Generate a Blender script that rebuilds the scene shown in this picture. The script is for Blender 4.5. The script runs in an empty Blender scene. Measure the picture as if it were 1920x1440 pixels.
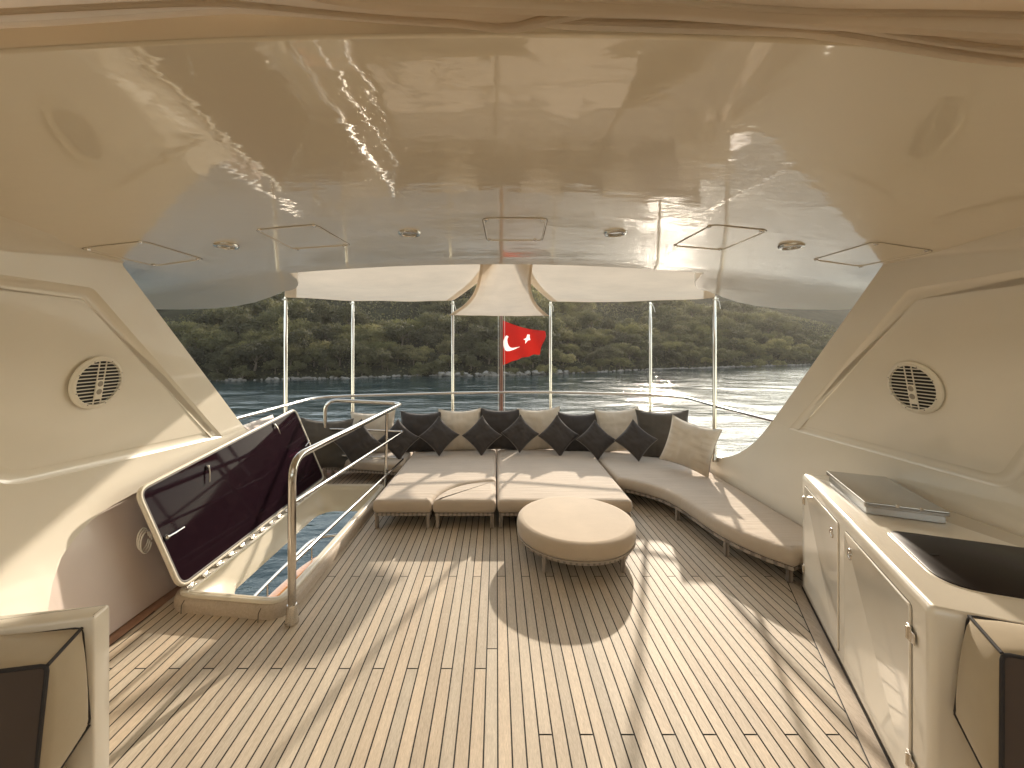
import bpy, math, random
from math import sin, cos, pi, sqrt, radians, atan2, floor
from mathutils import Vector, Matrix, noise as mnoise
random.seed(7)
sc = bpy.context.scene
C = sc.collection

# ---------------------------------------------------------------- camera
CX, CY, F, H = 931.0, 650.0, 747.0, 1.85          # measured lens of the photograph
cam_d = bpy.data.cameras.new('camera')
cam_d.sensor_width = 36.0
cam_d.lens = 36.0 * F / 1920.0
cam_d.shift_x = (960 - CX) / 1920.0
cam_d.shift_y = -(720 - CY) / 1920.0
cam_d.clip_start = 0.02
cam_d.clip_end = 3000
cam = bpy.data.objects.new('camera', cam_d)
cam.location = (0, 0, H)
cam.rotation_euler = (pi / 2, 0, 0)
C.objects.link(cam)
sc.camera = cam

# ---------------------------------------------------------------- light
SUN_EL, SUN_AZ = radians(23.0), radians(22.0)      # azimuth to the right of aft (+Y)
w = bpy.data.worlds.new('World'); sc.world = w; w.use_nodes = True
nt = w.node_tree; nt.nodes.clear()
sky = nt.nodes.new('ShaderNodeTexSky'); sky.sky_type = 'NISHITA'; sky.sun_disc = False
sky.sun_elevation = SUN_EL; sky.sun_rotation = SUN_AZ
sky.air_density = 1.3; sky.dust_density = .6; sky.ozone_density = 1.0
bg = nt.nodes.new('ShaderNodeBackground'); bg.inputs['Strength'].default_value = 0.15
wo = nt.nodes.new('ShaderNodeOutputWorld')
tint = nt.nodes.new('ShaderNodeMix'); tint.data_type = 'RGBA'; tint.blend_type = 'MULTIPLY'; tint.inputs[0].default_value = 1.0
tint.inputs[7].default_value = (1.02, .985, .90, 1)            # warm evening haze in the sky
hs_ = nt.nodes.new('ShaderNodeHueSaturation'); hs_.inputs['Saturation'].default_value = .55; hs_.inputs['Value'].default_value = 1.08
nt.links.new(sky.outputs[0], hs_.inputs['Color']); nt.links.new(hs_.outputs[0], tint.inputs[6]); nt.links.new(tint.outputs[2], bg.inputs[0]); nt.links.new(bg.outputs[0], wo.inputs[0])
sd = bpy.data.lights.new('sun', 'SUN'); sd.energy = 2.1; sd.angle = radians(1.0)
sd.color = (1.0, 0.87, 0.71)
so = bpy.data.objects.new('sun', sd); C.objects.link(so)
sdir = Vector((sin(SUN_AZ) * cos(SUN_EL), cos(SUN_AZ) * cos(SUN_EL), sin(SUN_EL)))
so.rotation_euler = sdir.to_track_quat('Z', 'Y').to_euler()
so.location = (4, 10, 8)
sc.view_settings.view_transform = 'Standard'; sc.view_settings.look = 'None'
sc.view_settings.exposure = 1.5; sc.view_settings.gamma = 1.0
sc.view_settings.use_curve_mapping = False
sc.render.engine = 'CYCLES'
cy = sc.cycles
cy.max_bounces = 10; cy.diffuse_bounces = 7; cy.glossy_bounces = 5; cy.transmission_bounces = 6
cy.transparent_max_bounces = 8; cy.sample_clamp_indirect = 14.0; cy.sample_clamp_direct = 0
cy.caustics_reflective = False; cy.caustics_refractive = False
cy.use_denoising = True; cy.blur_glossy = 0.0

# ---------------------------------------------------------------- unprojection of measured points
def ray(px, py): return ((px - CX) / F, 1.0, (CY - py) / F)
def onz(px, py, z):
    r = ray(px, py); t = (z - H) / r[2]; return Vector((r[0] * t, t, z))
def onY(px, py, Y):
    r = ray(px, py); return Vector((r[0] * Y, Y, H + r[2] * Y))
def onfn(px, py, g, a=0.3, b=9.0):
    r = ray(px, py)
    P = lambda t: (r[0] * t, t, H + r[2] * t)
    ga = g(*P(a)); n = 400; ta = a
    for i in range(1, n + 1):
        tb = a + (b - a) * i / n; gb = g(*P(tb))
        if ga * gb <= 0:
            for _ in range(40):
                tm = .5 * (ta + tb); gm = g(*P(tm))
                if ga * gm <= 0: tb = tm
                else: ta, ga = tm, gm
            return Vector(P(.5 * (ta + tb)))
        ta, ga = tb, gb
    return Vector(P(b))
def sst(a, b, t):
    t = max(0., min(1., (t - a) / (b - a))); return t * t * (3 - 2 * t)

# ---------------------------------------------------------------- object helpers
def tag(o, label=None, cat=None, group=None, kind=None):
    if label: o['label'] = label
    if cat: o['category'] = cat
    if group: o['group'] = group
    if kind: o['kind'] = kind
    return o
def thing(name, label, cat, loc=(0, 0, 0), group=None):
    o = bpy.data.objects.new(name, None); C.objects.link(o)
    o.location = loc; o.empty_display_size = .1
    return tag(o, label, cat, group)
def obj(name, M, mat, parent=None, smooth=True, bevel=0, local=False, solid=0, subd=0, ang=40):
    me = bpy.data.meshes.new(name)
    me.from_pydata([tuple(v) for v in M.v], [], M.f)
    me.validate(); me.update()
    if smooth:
        me.polygons.foreach_set('use_smooth', [True] * len(me.polygons))
        try: me.set_sharp_from_angle(angle=radians(ang))
        except Exception: pass
    mats = mat if isinstance(mat, (list, tuple)) else [mat]
    for m in mats: me.materials.append(m)
    if M.mi and len(M.mi) == len(me.polygons):
        me.polygons.foreach_set('material_index', M.mi)
    o = bpy.data.objects.new(name, me); C.objects.link(o)
    if parent is not None:
        o.parent = parent
        if parent.type == 'EMPTY' and not local: o.location = -Vector(parent.location)
    if solid:
        m = o.modifiers.new('t', 'SOLIDIFY'); m.thickness = solid; m.offset = 0
    if bevel:
        m = o.modifiers.new('b', 'BEVEL'); m.width = bevel; m.segments = 3; m.limit_method = 'ANGLE'; m.angle_limit = radians(35)
        m.harden_normals = False
    if subd:
        m = o.modifiers.new('s', 'SUBSURF'); m.levels = subd; m.render_levels = subd
    return o

class MB:
    def __init__(s): s.v = []; s.f = []; s.mi = []
    def add(s, vs, fs, mi=None):
        b = len(s.v); s.v += [Vector(v) for v in vs]
        s.f += [tuple(i + b for i in f) for f in fs]
        if mi is not None: s.mi += [mi] * len(fs)
        return s
    def box(s, c, size, rot=None):
        sx, sy, sz = [q / 2 for q in size]; vs = []
        for z in (-sz, sz):
            for x, y in ((-sx, -sy), (sx, -sy), (sx, sy), (-sx, sy)):
                p = Vector((x, y, z))
                if rot is not None: p = rot @ p
                vs.append(p + Vector(c))
        return s.add(vs, [(3, 2, 1, 0), (4, 5, 6, 7), (0, 1, 5, 4), (1, 2, 6, 5), (2, 3, 7, 6), (3, 0, 4, 7)])
    def prism(s, pts, z0, z1):
        n = len(pts)
        vs = [(p[0], p[1], z0) for p in pts] + [(p[0], p[1], z1) for p in pts]
        return s.add(vs, [tuple(range(n - 1, -1, -1)), tuple(range(n, 2 * n))] + [(i, (i + 1) % n, n + (i + 1) % n, n + i) for i in range(n)])
    def loops(s, ls, cap0=True, cap1=True, closed=True):
        n = len(ls[0]); vs = [p for l in ls for p in l]; fs = []
        for k in range(len(ls) - 1):
            for i in range(n if closed else n - 1):
                j = (i + 1) % n; fs.append((k * n + i, k * n + j, (k + 1) * n + j, (k + 1) * n + i))
        if cap0: fs.append(tuple(range(n - 1, -1, -1)))
        if cap1: fs.append(tuple(range((len(ls) - 1) * n, len(ls) * n)))
        return s.add(vs, fs)
    def tube(s, pts, r, seg=14, closed=False, cap=True):
        pts = [Vector(p) for p in pts]; n = len(pts); rr = r if isinstance(r, (list, tuple)) else [r] * n
        rings = []; up = None
        for i, p in enumerate(pts):
            a = pts[(i - 1) % n] if (i or closed) else p
            b = pts[(i + 1) % n] if (i < n - 1 or closed) else p
            t = (b - a).normalized()
            if up is None:
                up = Vector((0, 0, 1)) if abs(t.z) < .9 else Vector((1, 0, 0))
            u = (up - t * up.dot(t)).normalized(); up = u; v = t.cross(u)
            rings.append([p + (u * cos(2 * pi * k / seg) + v * sin(2 * pi * k / seg)) * rr[i] for k in range(seg)])
        if closed: rings.append(rings[0]); cap = False
        rings = [list(reversed(q)) for q in rings]
        return s.loops(rings, cap, cap)
    def lathe(s, prof, origin, axis=(0, 0, 1), seg=32, cap0=True, cap1=True):
        q = Vector((0, 0, 1)).rotation_difference(Vector(axis).normalized())
        ls = [[q @ Vector((r * cos(2 * pi * k / seg), r * sin(2 * pi * k / seg), z)) + Vector(origin) for k in range(seg)] for r, z in prof]
        return s.loops(ls, cap0, cap1)
    def grid(s, fn, nu, nv):
        vs = [fn(i / nu, j / nv) for j in range(nv + 1) for i in range(nu + 1)]
        return s.add(vs, [(j * (nu + 1) + i, j * (nu + 1) + i + 1, (j + 1) * (nu + 1) + i + 1, (j + 1) * (nu + 1) + i) for j in range(nv) for i in range(nu)])

def ccw(p):
    a = sum(p[i][0] * p[(i + 1) % len(p)][1] - p[(i + 1) % len(p)][0] * p[i][1] for i in range(len(p)))
    return list(p) if a > 0 else list(reversed(p))
def rnd(pts, r, seg=6):
    """round the corners of a closed polygon"""
    n = len(pts); out = []; rr = r if isinstance(r, (list, tuple)) else [r] * n
    for i in range(n):
        p = Vector(pts[i][:2]); a = Vector(pts[i - 1][:2]); b = Vector(pts[(i + 1) % n][:2])
        if rr[i] <= 0: out.append(p); continue
        da, db = (a - p), (b - p); k = min(rr[i], da.length * .45, db.length * .45)
        A = p + da.normalized() * k; B = p + db.normalized() * k
        for q in range(seg + 1):
            t = q / seg; out.append(A * (1 - t) ** 2 + p * 2 * t * (1 - t) + B * t * t)
    return out
def inset(pts, d):
    n = len(pts); out = []
    for i in range(n):
        a, p, b = Vector(pts[i - 1][:2]), Vector(pts[i][:2]), Vector(pts[(i + 1) % n][:2])
        e1 = (p - a); e2 = (b - p)
        if e1.length < 1e-9: e1 = e2
        if e2.length < 1e-9: e2 = e1
        n1 = Vector((-e1.y, e1.x)).normalized(); n2 = Vector((-e2.y, e2.x)).normalized()
        m = n1 + n2
        m = m.normalized() if m.length > 1e-6 else n1
        out.append(p + m * d / max(.5, m.dot(n1)))
    return out
def smooth_path(pts, n=8, closed=False):
    P = [Vector(p) for p in pts]; out = []; N = len(P)
    rng = range(N) if closed else range(N - 1)
    for i in rng:
        p0 = P[i - 1] if (i or closed) else P[0]; p1 = P[i]; p2 = P[(i + 1) % N]; p3 = P[(i + 2) % N] if (i + 2 < N or closed) else P[-1]
        for k in range(n):
            t = k / n
            out.append(.5 * ((2 * p1) + (p2 - p0) * t + (2 * p0 - 5 * p1 + 4 * p2 - p3) * t * t + (3 * p1 - p0 - 3 * p2 + p3) * t ** 3))
    if not closed: out.append(P[-1])
    return out
def bend_path(pts, r, seg=8):
    """polyline with rounded interior corners"""
    P = [Vector(p) for p in pts]; out = [P[0]]
    for i in range(1, len(P) - 1):
        a, p, b = P[i - 1], P[i], P[i + 1]; k = min(r, (a - p).length * .48, (b - p).length * .48)
        A = p + (a - p).normalized() * k; B = p + (b - p).normalized() * k
        for q in range(seg + 1):
            t = q / seg; out.append(A * (1 - t) ** 2 + p * 2 * t * (1 - t) + B * t * t)
    out.append(P[-1]); return out
def resample(pts, n):
    P = [Vector(p) for p in pts]; P.append(P[0]); L = [0]
    for i in range(1, len(P)): L.append(L[-1] + (P[i] - P[i - 1]).length)
    out = []; k = 0
    for i in range(n):
        d = L[-1] * i / n
        while L[k + 1] < d: k += 1
        t = (d - L[k]) / max(1e-9, L[k + 1] - L[k]); out.append(P[k].lerp(P[k + 1], t))
    return out
def cushion(outline, z0, z1, r=.045, crown=.008, rc=None):
    """soft slab; rc = corner radii of the sharp outline"""
    o = [Vector(p[:2]) for p in outline]
    if sum(o[i].x * o[(i + 1) % len(o)].y - o[(i + 1) % len(o)].x * o[i].y for i in range(len(o))) < 0:
        o.reverse(); rc = list(reversed(rc)) if rc else None
    rc = rc or [0] * len(o); M = MB(); h = z1 - z0
    lay = [(r * .9, z0), (r * .35, z0 + r * .15), (.004, z0 + r * .55), (-.003, z0 + h * .45), (0.0, z1 - r * .95), (r * .12, z1 - r * .5), (r * .42, z1 - r * .16), (r * .85, z1 - r * .02), (r * 1.3, z1 + crown * .5), (r * 1.5, z1 + crown * .5), (r * 1.6, z1 + crown * .5)]
    def ring(d): return rnd(inset(o, d), [max(.008, q - d) if q else 0 for q in rc], 5)
    M.loops([[Vector((p.x, p.y, z)) for p in ring(d)] for d, z in lay])
    return M

# ---------------------------------------------------------------- materials
def new_mat(name):
    m = bpy.data.materials.new(name); m.use_nodes = True
    return m, m.node_tree, m.node_tree.nodes['Principled BSDF']
def N(t, kind, **k):
    n = t.nodes.new(kind)
    for a, b in k.items(): setattr(n, a, b)
    return n
def noisetex(t, scale, detail=3, rough=.5, stretch=None, coord='Object'):
    tc = N(t, 'ShaderNodeTexCoord'); mp = N(t, 'ShaderNodeMapping'); nz = N(t, 'ShaderNodeTexNoise')
    nz.inputs['Scale'].default_value = scale; nz.inputs['Detail'].default_value = detail; nz.inputs['Roughness'].default_value = rough
    if stretch: mp.inputs['Scale'].default_value = stretch
    t.links.new(tc.outputs[coord], mp.inputs[0]); t.links.new(mp.outputs[0], nz.inputs['Vector'])
    return nz
def ramp(t, src, stops):
    r = N(t, 'ShaderNodeValToRGB'); e = r.color_ramp.elements
    while len(e) < len(stops): e.new(.5)
    for q, (p, c) in zip(e, stops): q.position = p; q.color = (*c, 1)
    t.links.new(src, r.inputs[0]); return r
def bump(t, b, src, strength, dist=.01, prev=None):
    n = N(t, 'ShaderNodeBump'); n.inputs['Strength'].default_value = strength; n.inputs['Distance'].default_value = dist
    t.links.new(src, n.inputs['Height'])
    if prev is not None: t.links.new(prev.outputs[0], n.inputs['Normal'])
    t.links.new(n.outputs[0], b.inputs['Normal']); return n
def simple(name, col, rough=.5, metal=0, var=0, vs=3, bmp=0, bs=40, bdist=.002, coat=0, coatr=.03, stretch=None, spec=None, detail=3):
    m, t, b = new_mat(name)
    b.inputs['Base Color'].default_value = (*col, 1); b.inputs['Roughness'].default_value = rough; b.inputs['Metallic'].default_value = metal
    if spec is not None: b.inputs['Specular IOR Level'].default_value = spec
    if coat: b.inputs['Coat Weight'].default_value = coat; b.inputs['Coat Roughness'].default_value = coatr
    if var:
        nz = noisetex(t, vs, 4, .6, stretch)
        r = ramp(t, nz.outputs['Fac'], [(.3, tuple(c * (1 - var) for c in col)), (.7, tuple(min(1, c * (1 + var)) for c in col))])
        t.links.new(r.outputs[0], b.inputs['Base Color'])
    if bmp:
        nz = noisetex(t, bs, detail, .55, stretch); bump(t, b, nz.outputs['Fac'], bmp, bdist)
    return m

GEL = simple('gelcoat', (.79, .73, .62), .30, var=.025, vs=1.2, coat=1, coatr=.04, bmp=.25, bs=1.6, bdist=.02, detail=1)
GELW = simple('gelcoat_wall', (.79, .73, .62), .34, var=.03, vs=1.0, coat=.9, coatr=.07, bmp=.2, bs=1.5, bdist=.02, detail=1)
GELP = simple('bulwark_paint', (.70, .60, .545), .4, var=.03, vs=1.5, coat=.35, coatr=.1)
# glossy ceiling
m, t, b = new_mat('ceiling_gelcoat'); CEIL = m
b.inputs['Base Color'].default_value = (.80, .71, .555, 1); b.inputs['Roughness'].default_value = .3
b.inputs['Coat Weight'].default_value = 1.0; b.inputs['Coat Roughness'].default_value = .035; b.inputs['Coat IOR'].default_value = 1.9
nz = noisetex(t, 1.1, 1, .4); n1 = bump(t, b, nz.outputs['Fac'], .16, .05)
nz2 = noisetex(t, 5, 2, .5, (1, 2.5, 1)); n2 = bump(t, b, nz2.outputs['Fac'], .10, .012, n1)
t.links.new(n2.outputs[0], b.inputs['Coat Normal'])
# teak
def teak(name, c0, c1, rough=.62, col_attr=False):
    m, t, b = new_mat(name)
    nz = noisetex(t, 9, 8, .65, (7, .55, 7)); nf = noisetex(t, 60, 5, .7, (5, .5, 5)); nb = noisetex(t, 1.3, 4, .6)
    r = ramp(t, nz.outputs['Fac'], [(.25, c0), (.75, c1)])
    mx = N(t, 'ShaderNodeMix', data_type='RGBA', blend_type='MULTIPLY'); mx.inputs[0].default_value = .8
    r2 = ramp(t, nf.outputs['Fac'], [(.3, (.66, .64, .62)), (.65, (1.10, 1.08, 1.06))])
    t.links.new(r.outputs[0], mx.inputs[6]); t.links.new(r2.outputs[0], mx.inputs[7])
    mx2 = N(t, 'ShaderNodeMix', data_type='RGBA', blend_type='MULTIPLY'); mx2.inputs[0].default_value = .8
    r3 = ramp(t, nb.outputs['Fac'], [(.3, (.84, .82, .80)), (.7, (1.08, 1.07, 1.05))])
    t.links.new(mx.outputs[2], mx2.inputs[6]); t.links.new(r3.outputs[0], mx2.inputs[7])
    out = mx2.outputs[2]
    if col_attr:
        at = N(t, 'ShaderNodeAttribute'); at.attribute_name = 'plank'
        mx3 = N(t, 'ShaderNodeMix', data_type='RGBA', blend_type='MULTIPLY'); mx3.inputs[0].default_value = 1
        t.links.new(out, mx3.inputs[6]); t.links.new(at.outputs['Color'], mx3.inputs[7]); out = mx3.outputs[2]
    t.links.new(out, b.inputs['Base Color']); b.inputs['Roughness'].default_value = rough
    b.inputs['Specular IOR Level'].default_value = .4
    bump(t, b, nf.outputs['Fac'], .25, .001)
    return m
TEAK = teak('weathered_teak', (.51, .445, .355), (.65, .575, .47), col_attr=True)
TEAKM = teak('teak_margin', (.46, .39, .31), (.58, .50, .41))
TEAKD = teak('teak_red_shaded', (.30, .17, .11), (.42, .26, .18), .45)  # red-brown teak by the left wall, its shade put into the colour
CAULK = simple('caulk', (.018, .013, .010), .7)
VARN = simple('varnished_wood', (.50, .22, .07), .25, var=.2, vs=6, coat=1, stretch=(1, 8, 1))
MAST = simple('mast_wood', (.17, .075, .05), .4, var=.2, vs=20, coat=.4, stretch=(6, 6, .6))
STEEL = simple('stainless_steel', (.54, .51, .47), .14, metal=1, bmp=.05, bs=30)
BSTEEL = simple('brushed_steel', (.44, .41, .37), .2, metal=1, bmp=.1, bs=60, stretch=(1, 12, 1))
HSTEEL = simple('fitting_steel', (.70, .66, .60), .22, metal=1)
def fabric(name, col, wr=.35, ws=5, stretch=(1.0, 3.5, 1.0), trans=0, sheen=.25, fine=.15):
    m, t, b = new_mat(name)
    nz = noisetex(t, 2.2, 4, .6)
    r = ramp(t, nz.outputs['Fac'], [(.3, tuple(c * .92 for c in col)), (.7, tuple(c * 1.06 for c in col))])
    t.links.new(r.outputs[0], b.inputs['Base Color'])
    b.inputs['Roughness'].default_value = .85; b.inputs['Sheen Weight'].default_value = sheen; b.inputs['Specular IOR Level'].default_value = .25
    wz = noisetex(t, ws, 3, .5, stretch); n1 = bump(t, b, wz.outputs['Fac'], wr, .02)
    fz = noisetex(t, 420, 2, .5); bump(t, b, fz.outputs['Fac'], fine, .001, n1)
    if trans:
        tr = N(t, 'ShaderNodeBsdfTranslucent'); mx = N(t, 'ShaderNodeMixShader'); mx.inputs[0].default_value = trans
        t.links.new(r.outputs[0], tr.inputs[0]); o = t.nodes['Material Output']
        t.links.new(b.outputs[0], mx.inputs[1]); t.links.new(tr.outputs[0], mx.inputs[2]); t.links.new(mx.outputs[0], o.inputs[0])
    return m
SEAT = fabric('seat_fabric', (.51, .425, .335), .38, 4.0, (.6, 5.0, 1.0))
SEAT2 = fabric('ottoman_fabric', (.52, .425, .32), .06, 3)
CHARC = fabric('charcoal_fabric', (.054, .046, .042), .35, 9, (1, 1, 1), sheen=.1)
OLIVE = fabric('olive_grey_fabric', (.085, .072, .058), .35, 9, (1, 1, 1), sheen=.1)
BEIGE = fabric('beige_fabric', (.56, .48, .38), .35, 9, (1, 1, 1))
PIPE = simple('piping_cord', (.40, .35, .29), .8)
PIPEG = simple('grey_piping_cord', (.20, .175, .155), .8)
PIPED = simple('dark_piping', (.030, .026, .026), .8)
VINYL = fabric('helm_vinyl', (.42, .345, .235), .10, 6, (1, 1, 1), fine=.3)
VINYLD = fabric('helm_vinyl_shaded', (.085, .062, .050), .10, 6, (1, 1, 1), fine=.2)  # darker vinyl for the front faces, shade put into the colour
AWN = fabric('awning_canvas', (.76, .67, .55), .12, 3, (1, 1, 1), trans=.35, sheen=0)
CANV = fabric('canopy_canvas', (.80, .71, .59), .05, 2, (1, 1, 1), trans=.55, sheen=0)
WEAVE = None
m, t, b = new_mat('woven_frame'); WEAVE = m
tc = N(t, 'ShaderNodeTexCoord'); wv = N(t, 'ShaderNodeTexWave'); wv.inputs['Scale'].default_value = 7; wv.inputs['Distortion'].default_value = 1.5
t.links.new(tc.outputs['Object'], wv.inputs[0])
r = ramp(t, wv.outputs['Fac'], [(.2, (.20, .17, .145)), (.5, (.36, .31, .26))]); t.links.new(r.outputs[0], b.inputs['Base Color'])
b.inputs['Roughness'].default_value = .6
WHITE = simple('white_plastic', (.78, .73, .63), .4)
CREAM = simple('cream_rim', (.70, .64, .52), .35, coat=.4)
BLACK = simple('black_void', (.012, .010, .010), .6)
GREYR = simple('rubber_seal', (.12, .11, .10), .6)
DGLASS = simple('dark_cover', (.026, .020, .018), .38, spec=.15)
ROPE = simple('white_cord', (.75, .72, .66), .8)
# tinted glass of the hatch lid
m, t, b = new_mat('smoked_glass'); SMOKE = m
b.inputs['Base Color'].default_value = (.022, .010, .015, 1); b.inputs['Roughness'].default_value = .05; b.inputs['Specular IOR Level'].default_value = .09
tr = N(t, 'ShaderNodeBsdfTransparent'); tr.inputs[0].default_value = (.16, .075, .11, 1)
mx = N(t, 'ShaderNodeMixShader'); mx.inputs[0].default_value = .38
t.links.new(b.outputs[0], mx.inputs[1]); t.links.new(tr.outputs[0], mx.inputs[2]); t.links.new(mx.outputs[0], t.nodes['Material Output'].inputs[0])
# lamp glass
LENS = simple('lamp_lens', (.30, .27, .22), .12, coat=1)
# flag
m, t, b = new_mat('flag_red'); FRED = m
b.inputs['Base Color'].default_value = (.38, .016, .012, 1); b.inputs['Roughness'].default_value = .8
tr = N(t, 'ShaderNodeBsdfTranslucent'); tr.inputs[0].default_value = (.40, .016, .010, 1)
mx = N(t, 'ShaderNodeMixShader'); mx.inputs[0].default_value = .42
t.links.new(b.outputs[0], mx.inputs[1]); t.links.new(tr.outputs[0], mx.inputs[2]); t.links.new(mx.outputs[0], t.nodes['Material Output'].inputs[0])
FWHITE = fabric('flag_white', (.85, .80, .76), .05, 3, (1, 1, 1), trans=.6, sheen=0)
# water
m, t, b = new_mat('sea_water'); WATER = m
b.inputs['Base Color'].default_value = (.010, .025, .029, 1); b.inputs['Roughness'].default_value = .06
b.inputs['IOR'].default_value = 1.33; b.inputs['Specular IOR Level'].default_value = .5
a1 = noisetex(t, .22, 3, .5, (1, 2.6, 1)); a2 = noisetex(t, 1.1, 4, .55, (1, 2.0, 1)); a3 = noisetex(t, .05, 3, .5, (1, 3.5, 1)); a4 = noisetex(t, 5.5, 3, .6, (1, 1.4, 1))
n0 = bump(t, b, a1.outputs['Fac'], 1, .12); n1 = bump(t, b, a4.outputs['Fac'], 1, .010, n0); n2 = bump(t, b, a2.outputs['Fac'], 1, .055, n1)
r = ramp(t, a3.outputs['Fac'], [(.35, (.45, .45, .45)), (.6, (1, 1, 1))]); t.links.new(r.outputs[0], n2.inputs['Strength'])
# hillside ground
GROUND = simple('hillside_ground', (.028, .027, .017), 1.0, var=.5, vs=.12, spec=0)
ROCK = simple('shore_rock', (.17, .155, .14), .9, var=.35, vs=.6, bmp=.8, bs=1.2, bdist=.3)
def leafmat(name, c0, c1, tr_=.5):
    m, t, b = new_mat(name)
    nz = noisetex(t, .55, 3, .6); r = ramp(t, nz.outputs['Fac'], [(.3, c0), (.7, c1)])  # wide tone spread paints lit and dark foliage into the crowns
    b.inputs['Roughness'].default_value = .6; b.inputs['Specular IOR Level'].default_value = .25
    oi = N(t, 'ShaderNodeObjectInfo'); mxc = N(t, 'ShaderNodeMix', data_type='RGBA', blend_type='MULTIPLY'); mxc.inputs[0].default_value = 1
    rr = ramp(t, oi.outputs['Random'], [(0, (.65, .62, .60)), (1, (1.3, 1.25, 1.05))])
    t.links.new(r.outputs[0], mxc.inputs[6]); t.links.new(rr.outputs[0], mxc.inputs[7])
    t.links.new(mxc.outputs[2], b.inputs['Base Color'])
    x = N(t, 'ShaderNodeBsdfTranslucent'); t.links.new(mxc.outputs[2], x.inputs[0])
    mx = N(t, 'ShaderNodeMixShader'); mx.inputs[0].default_value = tr_
    t.links.new(b.outputs[0], mx.inputs[1]); t.links.new(x.outputs[0], mx.inputs[2]); t.links.new(mx.outputs[0], t.nodes['Material Output'].inputs[0])
    return m
LEAF = [leafmat('dark_leaves', (.045, .046, .026), (.13, .125, .065)), leafmat('olive_leaves', (.10, .10, .05), (.28, .25, .12)), leafmat('pine_needles', (.055, .058, .028), (.18, .17, .075))]
BARK = simple('bark', (.10, .075, .055), .9)

# ================================================================ SETTING
ZW = -4.5
def wave(x, y, r):
    v_ = Vector
    h = .150 * mnoise.noise(v_((x / 7.5, y / 4.2, 0))) + .085 * mnoise.noise(v_((x / 3.1 + 9, y / 1.9, 2)))
    if r < 90: h += .045 * (1 - r / 90) * mnoise.noise(v_((x / 1.25, y / .85, 5)))
    if r < 40: h += .018 * (1 - r / 40) * mnoise.noise(v_((x / .5, y / .38, 7)))
    return h * (1 if r < 160 else 160 / r)
def sea(u, v):
    r = 2.5 * (400 ** v); a = 2 * pi * u
    # finer angular steps towards the stern
    a = a - .55 * sin(a - pi / 2) * -1
    x = r * cos(a); y = r * sin(a)
    return Vector((x, y, ZW + wave(x, y, r)))
M = MB(); M.grid(sea, 620, 330)
tag(obj('water', M, WATER, smooth=True, ang=180), kind='structure')
def shore(x):
    return 75 + 11 * sst(-45, 0, x) + .50 * max(0, x) - .0 * x + 1.6 * mnoise.noise(Vector((x * .09, 3.1, 0))) + 5 * mnoise.noise(Vector((x * .02, 7.7, 0)))
def ground(x, y):
    d = y - shore(x)
    base = ZW - .8 + min(d, 0) * .15 + 1.6 * sst(0, 3, d) + .34 * max(0, d - 2)
    return base + 1.1 * mnoise.noise(Vector((x * .06, y * .06, 1))) * sst(2, 12, d) + 5.5 * mnoise.noise(Vector((x * .013, y * .013, 4))) * sst(10, 60, d)
M = MB(); M.grid(lambda u, v: (lambda x: (lambda y: Vector((x, y, ground(x, y))))(shore(x) - 6 + 230 * v * v))(-330 + 700 * u), 240, 70)
tag(obj('hills', M, GROUND), kind='structure')

# trees ----------------------------------------------------------
def crown_mesh(seed, kind):
    R = random.Random(seed); M = MB(); blobs = []
    nb = R.randint(9, 13)
    for i in range(nb):
        a = R.uniform(0, 2 * pi); rr = R.uniform(0, 1) ** .6 * 1.9; z = 1.5 + R.uniform(0, 1) * (2.4 if kind != 1 else 2.0) * (1.15 - rr / 3.2)
        blobs.append((Vector((rr * cos(a), rr * sin(a), z)), R.uniform(.65, 1.15)))
    blobs.append((Vector((0, 0, 2.2)), 1.4))
    n = 2600
    for i in range(n):
        c, r = R.choice(blobs)
        d = Vector((R.gauss(0, 1), R.gauss(0, 1), R.gauss(0, 1))).normalized()
        if d.z < -.45: d.z *= -.6
        p = c + d * r * R.uniform(.72, 1.10)
        s = R.uniform(.07, .15) * (1.0 if kind != 2 else .85)
        nrm = (d + Vector((R.gauss(0, .4), R.gauss(0, .4), R.gauss(0, .4)))).normalized()
        u = nrm.orthogonal().normalized(); v = nrm.cross(u); an = R.uniform(0, pi)
        u2 = u * cos(an) + v * sin(an); v2 = v * cos(an) - u * sin(an)
        if kind == 2: u2 *= 1.7; v2 *= .5
        M.add([p - u2 * s, p - v2 * s * .8, p + u2 * s, p + v2 * s * .8 + nrm * s * .3], [(0, 1, 2, 3)])
    return M
def trunk_mesh(seed):
    R = random.Random(seed); M = MB()
    top = Vector((R.uniform(-.2, .2), R.uniform(-.2, .2), 2.4))
    M.tube([(0, 0, -.6), (.05, 0, .6), top * .6, top], [.16, .13, .10, .05], 7)
    for k in range(4):
        a = R.uniform(0, 2 * pi); s = top * R.uniform(.45, .8)
        M.tube([s, s + Vector((cos(a) * .6, sin(a) * .6, .5)), s + Vector((cos(a) * 1.2, sin(a) * 1.2, 1.1))], [.07, .05, .02], 5)
    return M
tree_proto = []
TLAB = ['dark evergreen', 'pale olive-green tree', 'fine-needled pine']
TGRP = ['dark evergreens', 'olive-green trees', 'pines']
ZONES = ['left of all the rail posts', 'between the first two rail posts', 'between the second and third posts', 'just left of the flagpole', 'just behind and right of the flag', 'between the fourth and fifth posts', 'between the last two rail posts', 'right of all the rail posts']
TNAME = ['evergreen_tree', 'olive_tree', 'pine_tree']
for k in range(6):
    kind = k % 3
    cm = obj('crown', crown_mesh(100 + k, kind), LEAF[kind], smooth=False)
    tm = obj('trunk', trunk_mesh(300 + k), BARK)
    tree_proto.append((kind, cm, tm))
R = random.Random(11); ntree = 0; used = set()
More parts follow.
